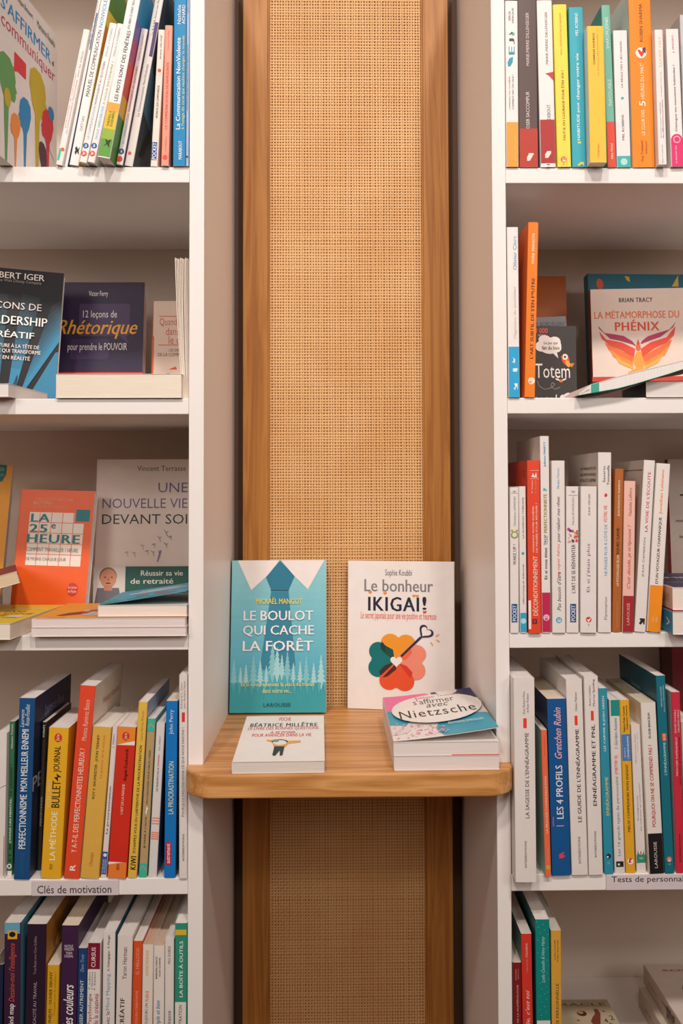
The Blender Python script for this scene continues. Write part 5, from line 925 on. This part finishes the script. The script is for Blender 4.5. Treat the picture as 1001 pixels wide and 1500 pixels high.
# ================================================================== niche display
def NI():
    g = 'books displayed on the oak shelf'; zs = ZW
    # standing: forest and tie cover
    tr = []
    rr = random.Random(5)
    for x0, hh, base in [(342, 44, 1012), (352, 28, 1008), (360, 34, 1010), (371, 50, 1012), (381, 40, 1010), (390, 30, 1008), (399, 60, 1004), (406, 52, 1003), (413, 38, 1000), (421, 46, 1003), (430, 32, 1006), (440, 36, 1008), (449, 46, 1010), (460, 38, 1012), (471, 52, 1014)]:
        top = base-hh; p = [(x0, top)]; k = 6; rw = hh*.13
        for i in range(1, k+1): 
            y = top+hh*.8*i/k; p += [(x0+rw*i/k+.6, y), (x0+rw*i/k*.5, y-1)]
        p += [(x0+.5, base)]; q = [(x0-.5, base)]
        for i in range(k, 0, -1):
            y = top+hh*.8*i/k; q += [(x0-rw*i/k*.5, y-1), (x0-rw*i/k-.6, y)]
        tr.append(p+q)
    ops = [('p', rc(336, 820+12*i, 479, 832+12*i), '%02x%02x%02x' % (140-4*i, 196-2*i, 203-i)) for i in range(16)]+[
        ('p', [(345, 820), (408, 820), (391, 843), (366, 866)], 'e6dedb'), ('p', [(476, 820), (410, 820), (430, 844), (451, 865)], 'e6dedb'),
        ('p', [(409, 821), (431, 845), (422, 866), (396, 866), (388, 846)], '2a7590'), ('p', rc(395, 866, 422.5, 867.2), '1c4f68'), ('p', [(396, 868), (422, 868), (433, 978), (424, 985), (412, 978), (398, 985), (380, 985)], '34809a'),
        ('p', [(479, 1006), (479, 990)]+[(479-12*i, 1000-(4 if i % 2 else 0)) for i in range(12)]+[(336, 1006)], '52a5b1'),
        ('p', rc(336, 1004, 479, 1050), '3a9aa4')]
    ops += [('p', t, '9ccdd2' if i % 3 else '7dbcc5') for i, t in enumerate(tr)]
    ops += [('P', [[(x-3, 1004), (x+3, 1004), (x, 1004+14+(i*5) % 9)] for i, x in enumerate(range(342, 478, 9))], '4fa5b0'),
        ('t', 'MICKAËL MANGOT', 373.5, 877, 442.5, 887, 'e3cf52', 'b'), ('t', 'LE BOULOT', 355.5, 897, 459, 911.5, 'eee8e6', 'b'), ('t', 'QUI CACHE', 355, 919, 460, 935.5, 'eee8e6', 'b'), ('t', 'LA FORÊT', 355, 938, 459, 957, 'eee8e6', 'b'),
        ('t', 'Et si vous repensiez la place du travail', 353.5, 1003, 460, 1010.5, 'e0dc8a', 'n'), ('t', 'dans votre vie...', 384.5, 1012, 428, 1018.5, 'e0dc8a', 'n'), ('t', 'LAROUSSE', 386.5, 1033, 426.5, 1038.5, '1e5a66', 'n')]
    Yb = pt_Z(406, 1047, zs).y
    FO(zs, 336.2, 478, 821, Yb, 0, 9, .016, '225a5e,49a0ae,49a0ae', 'blue-green book with a tie and forest cover, standing at the left of the oak shelf', g, ops, (336.5, 820.5, 478.5, 1047.5), pages='#d9d2cc', sops=[('LE BOULOT QUI CACHE', .3, .7, .3, .8, 'd8e4e4', 'b')])
    # standing: white clover cover
    O = [('t', 'Sophie Koubbi', 566, 834.5, 606, 847, '2e2a34', 'n'),
        ('t', 'Le bonheur', 535, 850, 637, 869, '807d83', 'b'),
        ('t', 'IKIGAI', 541, 877, 616, 899, '26283f', 'x'), ('t', '!', 622, 876, 627, 896, '26283f', 'x'), ('P', [heart(543.5, 870.5, 2.8), heart(566, 871.5, 2.8), heart(609, 875, 2.6), heart(614, 875, 2.6)], 'e88a3c'), ('p', heart(625, 899.5, 2.9), 'd8482f'),
        ('t', 'Le secret japonais pour une vie positive et heureuse', 529.5, 900, 642, 914.5, 'd8583f', 'n')]
    cx, cy = 583, 975
    O += [('P', [ell(574, 948, 14.5, 14.5), ell(597, 949, 14.5, 14.5), [(562, 957), (583, 975), (609, 958), (600, 940), (572, 938)]], 'ea962e'),
        ('P', [ell(556, 961, 14, 14.5), ell(555, 986, 14, 14.5), [(563, 948), (583, 975), (562, 998), (545, 974)]], '0f6f70'),
        ('P', [ell(612, 964, 15, 14.5), ell(611, 989, 15, 14.5), [(603, 951), (583, 975), (602, 1001), (622, 976)]], 'ec8a74'),
        ('P', [ell(572, 1005, 14.5, 14.5), ell(595, 1006, 14.5, 14.5), [(560, 996), (583, 975), (607, 996), (584, 1017)]], 'e0542f'),
        ('p', [(562, 946), (583, 975), (574, 970), (560, 958), (559, 950)], '1e3a38'), ('p', [(567, 952), (578, 958), (580, 972), (566, 965)], '164c46'),
        ('p', [(583, 975), (560, 998), (557, 992), (565, 983)], '3a2c2c'), ('p', [(583, 978), (562, 1001), (570, 999), (583, 988)], '4a2c24'),
        ('p', [(586, 975), (604, 953), (606, 962), (598, 972)], 'e86a40'), ('p', [(586, 978), (604, 1001), (607, 992), (598, 982)], 'cf3a28'),
        ('P', path([(590, 968), (619, 938)], 3.4), '2a2a4c'), ('p', heart(626, 930, 11.5, 38), '2a2a4c'), ('p', heart(626.3, 929.8, 8, 38), 'e7e0dc'), ('p', heart(583, 975.5, 9), 'ece5e1'),
        ('P', [line(641, 936, 646, 932.5, 1.6), line(642, 941, 647, 944, 1.6), line(634, 945, 637, 950, 1.6)], 'e8a04a')]
    Pz = pt_Z(509, 1039, zs)
    FO(zs, 509, 666, 821.7, .288, -11, 2, .012, 'dcd5d0,e7e0dc,e7e0dc', 'white book with a four-heart clover and key, standing at the right of the oak shelf', g, O, (509.5, 822, 668, 1050), pages='#ddd6d2')
    # lying: white pocket book, left
    za = zs
    zt = zs+.0135; bl = pt_Z(339.7, 1116.5, zt); br = pt_Z(475.8, 1115.5, zt); wd = br.x-bl.x
    tl = pt_Z(362.5, 1049.5, zt); ln = tl.y-bl.y
    yaw = 1.2
    def fm(P):
        T = lambda s, x0, y0, x1, y1, c, st='n': None
        w, l = wd, ln
        def U(x, y):   # px on the cover plane to cover fractions
            p = pt_Z(x, y, zt); a = math.radians(yaw); dx, dy = p.x-bl.x, p.y-bl.y
            return dx*math.cos(a)+dy*math.sin(a), -dx*math.sin(a)+dy*math.cos(a)
        def TT(s, x0, x1, y0, y1, c, st='b'):
            a = U(x0, y1); b = U(x1, y1); d = U(x0, y0); P.text('front', s, a[0], b[0], a[1], d[1], '#'+c, st)
        TT('BÉATRICE MILLÊTRE', 366.5, 465, 1059, 1065.5, '2a2628', 'x'); TT('LE LIVRE DES BONNES QUESTIONS', 363, 467, 1066, 1070.5, 'cf3f3a', 'b')
        TT('À SE POSER', 396, 433, 1071, 1075, 'cf3f3a', 'b'); TT('POUR AVANCER DANS LA VIE', 369, 456, 1075.5, 1080, 'cf3f3a', 'b'); TT('POCHE', 409, 426, 1051.5, 1056.5, 'd8584a', 'b')
        def PP(pts, c): P.poly('front', [U(*q) for q in pts], '#'+c)
        PP([(399, 1088), (391, 1086), (391, 1084), (401, 1085), (411, 1083), (420, 1086), (440, 1085), (441, 1088), (423, 1090), (418, 1095), (401, 1094)], 'e2a032')
        PP([(402, 1094), (417, 1094), (414, 1107), (410, 1108), (410, 1100), (403, 1108), (399, 1107)], '26221f'); PP(ell(410, 1087, 12, 3.2), '2f2a28'); PP(ell(410, 1088.5, 10, 3.6), 'e8e0dc'); PP(ell(404, 1086, 5, 2), '6a9a5a')
    a = math.radians(yaw)
    LY((bl.x, bl.y, zs+.0003), wd, ln, .0135, yaw, 'e2dad6,e8e1dd,dcd3ce', 'white pocket book with red title and small yellow figure, lying at the shelf front', g, pages='#d9cfc6', fin2=fm)
    # two stacked books, right
    z1 = .0165
    c0 = pt_Z(577.5, 1129.5, zs); c1 = pt_Z(733.5, 1129.5, zs); wd = c1.x-c0.x
    ln = .235
    LY((c0.x, c0.y, zs+.0003), wd, ln, z1, .6, 'd9d0cc,e6dfdb,dcd4d0', 'white-paged book lying lowest in the right pair on the oak shelf', g, pages='#dcd2ce')
    zb = zs+.0003+z1+.0003
    RL = lambda P: P.poly('tail', [(.0145, .55*wd), (.0153, .55*wd), (.0153, wd), (.0145, wd)], '#d8453a')
    e = LY((c0.x-.0005, c0.y+.0005, zb), wd, ln, .0155, .6, 'd4c8c6,e6dfdb,d8453a', 'philosophy book with pink, navy and turquoise cover lifting open on top of the pair', g, pages='#e0d6d2', fin2=RL)
    # the lifted front cover with its art
    zc = zb+.0155
    A = pt_Z(576.5, 1089, zc); m = Matrix.Rotation(math.radians(.6), 3, 'Z')
    n = 8
    def sf(u, v):   # surface of the lifted cover
        up = .0148*(u**1.25)*(1-.12*v)+.0008
        q = m @ Vector((wd*u, ln*v, 0)); return Vector((c0.x-.0005+q.x, c0.y+.0005+q.y, zc+up))
    inv = e.matrix_world.inverted(); vs = []; fs = []
    for i in range(n+1):
        for v in (0, 1):
            for k in (0, .0005): p = sf(i/n, v); p.z += k; vs.append(inv @ p)
    for i in range(n):
        q = 4*i; fs += [(q, q+4, q+5, q+1), (q+2, q+3, q+7, q+6), (q+1, q+5, q+7, q+3), (q, q+2, q+6, q+4)]
    fs += [(0, 1, 3, 2), (4*n, 4*n+2, 4*n+3, 4*n+1)]
    cv = link('raised_cover', mesh('raised_cover', vs, fs, [mat('#e6dfdb')]), e); cv['label'] = 'white front cover lifting at the right'
    lay = [0]
    def put(nm, uv, f, col, acc):
        lay[0] += 1; base = len(acc[0]); mm = mat('#'+col)
        if mm not in acc[3]: acc[3].append(mm)
        for u, v in uv:
            p = sf(u, v); p.z += .0005+.00012+.00005*lay[0]; acc[0].append(inv @ p)
        acc[1].extend(tuple(i+base for i in q) for q in f); acc[2].extend([acc[3].index(mm)]*len(f))
    art = ([], [], [], []); let = ([], [], [], [])
    def grid(pts_fn, nu=10, nv=6):
        uv = [pts_fn(i/nu, j/nv) for i in range(nu+1) for j in range(nv+1)]
        return uv, [(i*(nv+1)+j, (i+1)*(nv+1)+j, (i+1)*(nv+1)+j+1, i*(nv+1)+j+1) for i in range(nu) for j in range(nv)]
    def clampuv(u, v): return (min(.998, max(.002, u)), min(.998, max(.002, v)))
    def disk(cu, cv_, ru, rv, col):
        uv = [clampuv(cu, cv_)]; N_ = 36
        for rg in (.5, 1):
            for k in range(N_): a = 2*math.pi*k/N_; uv.append(clampuv(cu+ru*rg*math.cos(a), cv_+rv*rg*math.sin(a)))
        f = [(0, 1+k, 1+(k+1) % N_) for k in range(N_)]+[(1+k, 1+N_+k, 1+N_+(k+1) % N_, 1+(k+1) % N_) for k in range(N_)]
        put('a', uv, f, col, art)
    disk(.12, .86, .42, .30, 'e879a6'); disk(1.0, .98, .46, .26, '35345c'); disk(.72, .99, .12, .1, 'ddd6d4'); disk(.80, .13, .36, .25, '3f9fb8'); disk(.05, .42, .16, .2, '3f9fb8'); disk(.0, .2, .2, .1, 'ddd6d4')
    rr = random.Random(2)
    for k in range(60):
        u = .03+.5*rr.random(); v = .02+.3*rr.random()*(1-u*.8); disk_c = 'e0a0bd'
        uv = [clampuv(u+.012*math.cos(a*1.05), v+.009*math.sin(a*1.05)) for a in range(6)]; put('a', uv, [tuple(range(6))], disk_c, art)
    disk(.52, .55, .47, .33, 'e9e3df')
    def word(s, u0, u1, v0, v1, col, st):
        co, f = glyphs(s, st); put('l', [(u0+a*(u1-u0), v0+b*(v1-v0)) for a, b in co], f, col, let)
    word('Balthasar Thomass', .34, .80, .80, .85, 'a8345c', 'n'); word("s'affirmer", .30, .74, .66, .79, '3a363c', 'n'); word('avec', .42, .66, .56, .64, '3a363c', 'i'); word('Nietzsche', .12, .90, .37, .54, '1c1a20', 'x'); word('ÉDITIONS EYROLLES', .56, .90, .15, .20, 'e4eef0', 'b')
    link('printed_art', mesh('printed_art', art[0], art[1], art[3], art[2]), cv, 'stuff'); link('lettering', mesh('lettering', let[0], let[1], let[3], let[2]), cv, 'stuff')
NI()
# ================================================================== shelf labels
def tagplate(px0, px1, shelf, txt, tx0, tx1, ty0, ty1, label, py0, py1):
    Y = -.0012; z1 = z_at(py0, .3 if px0 > 500 else -.3, Y); z0 = z_at(py1, .3 if px0 > 500 else -.3, Y); x0, x1 = x_at(px0, Y, z1), x_at(px1, Y, z1)
    e = empty('shelf_label', label, 'label', (x0, -.0002, z0), 'lilac shelf-edge labels')
    bevel_box('holder', (0, -.0016, 0), (x1-x0, 0.0006, z1-z0), mat('#cfc4c6', .25), .0004, e)
    P = Prt(1, x1-x0, z1-z0)
    co, fs = glyphs(txt, 'n')
    a = x_at(tx0, Y, z1)-x0; b = x_at(tx1, Y, z1)-x0; c = z_at(ty1, x0, Y)-z0; d = z_at(ty0, x0, Y)-z0
    link('lettering', mesh('lettering', [(a+u*(b-a), -.0019, c+v*(d-c)) for u, v in co], fs, [mat('#3a3335')]), e)
tagplate(46.8, 174, '4', 'Clés de motivation', 55, 163.5, 1297, 1308.5, 'pale lilac shelf label reading Clés de motivation on the left bookcase', 1289.5, 1311.5)
tagplate(888.5, 1036, '4', 'Tests de personnalité', 896, 1016, 1283.5, 1294.5, 'pale lilac shelf label starting Tests de personnal on the right bookcase', 1281.5, 1304)
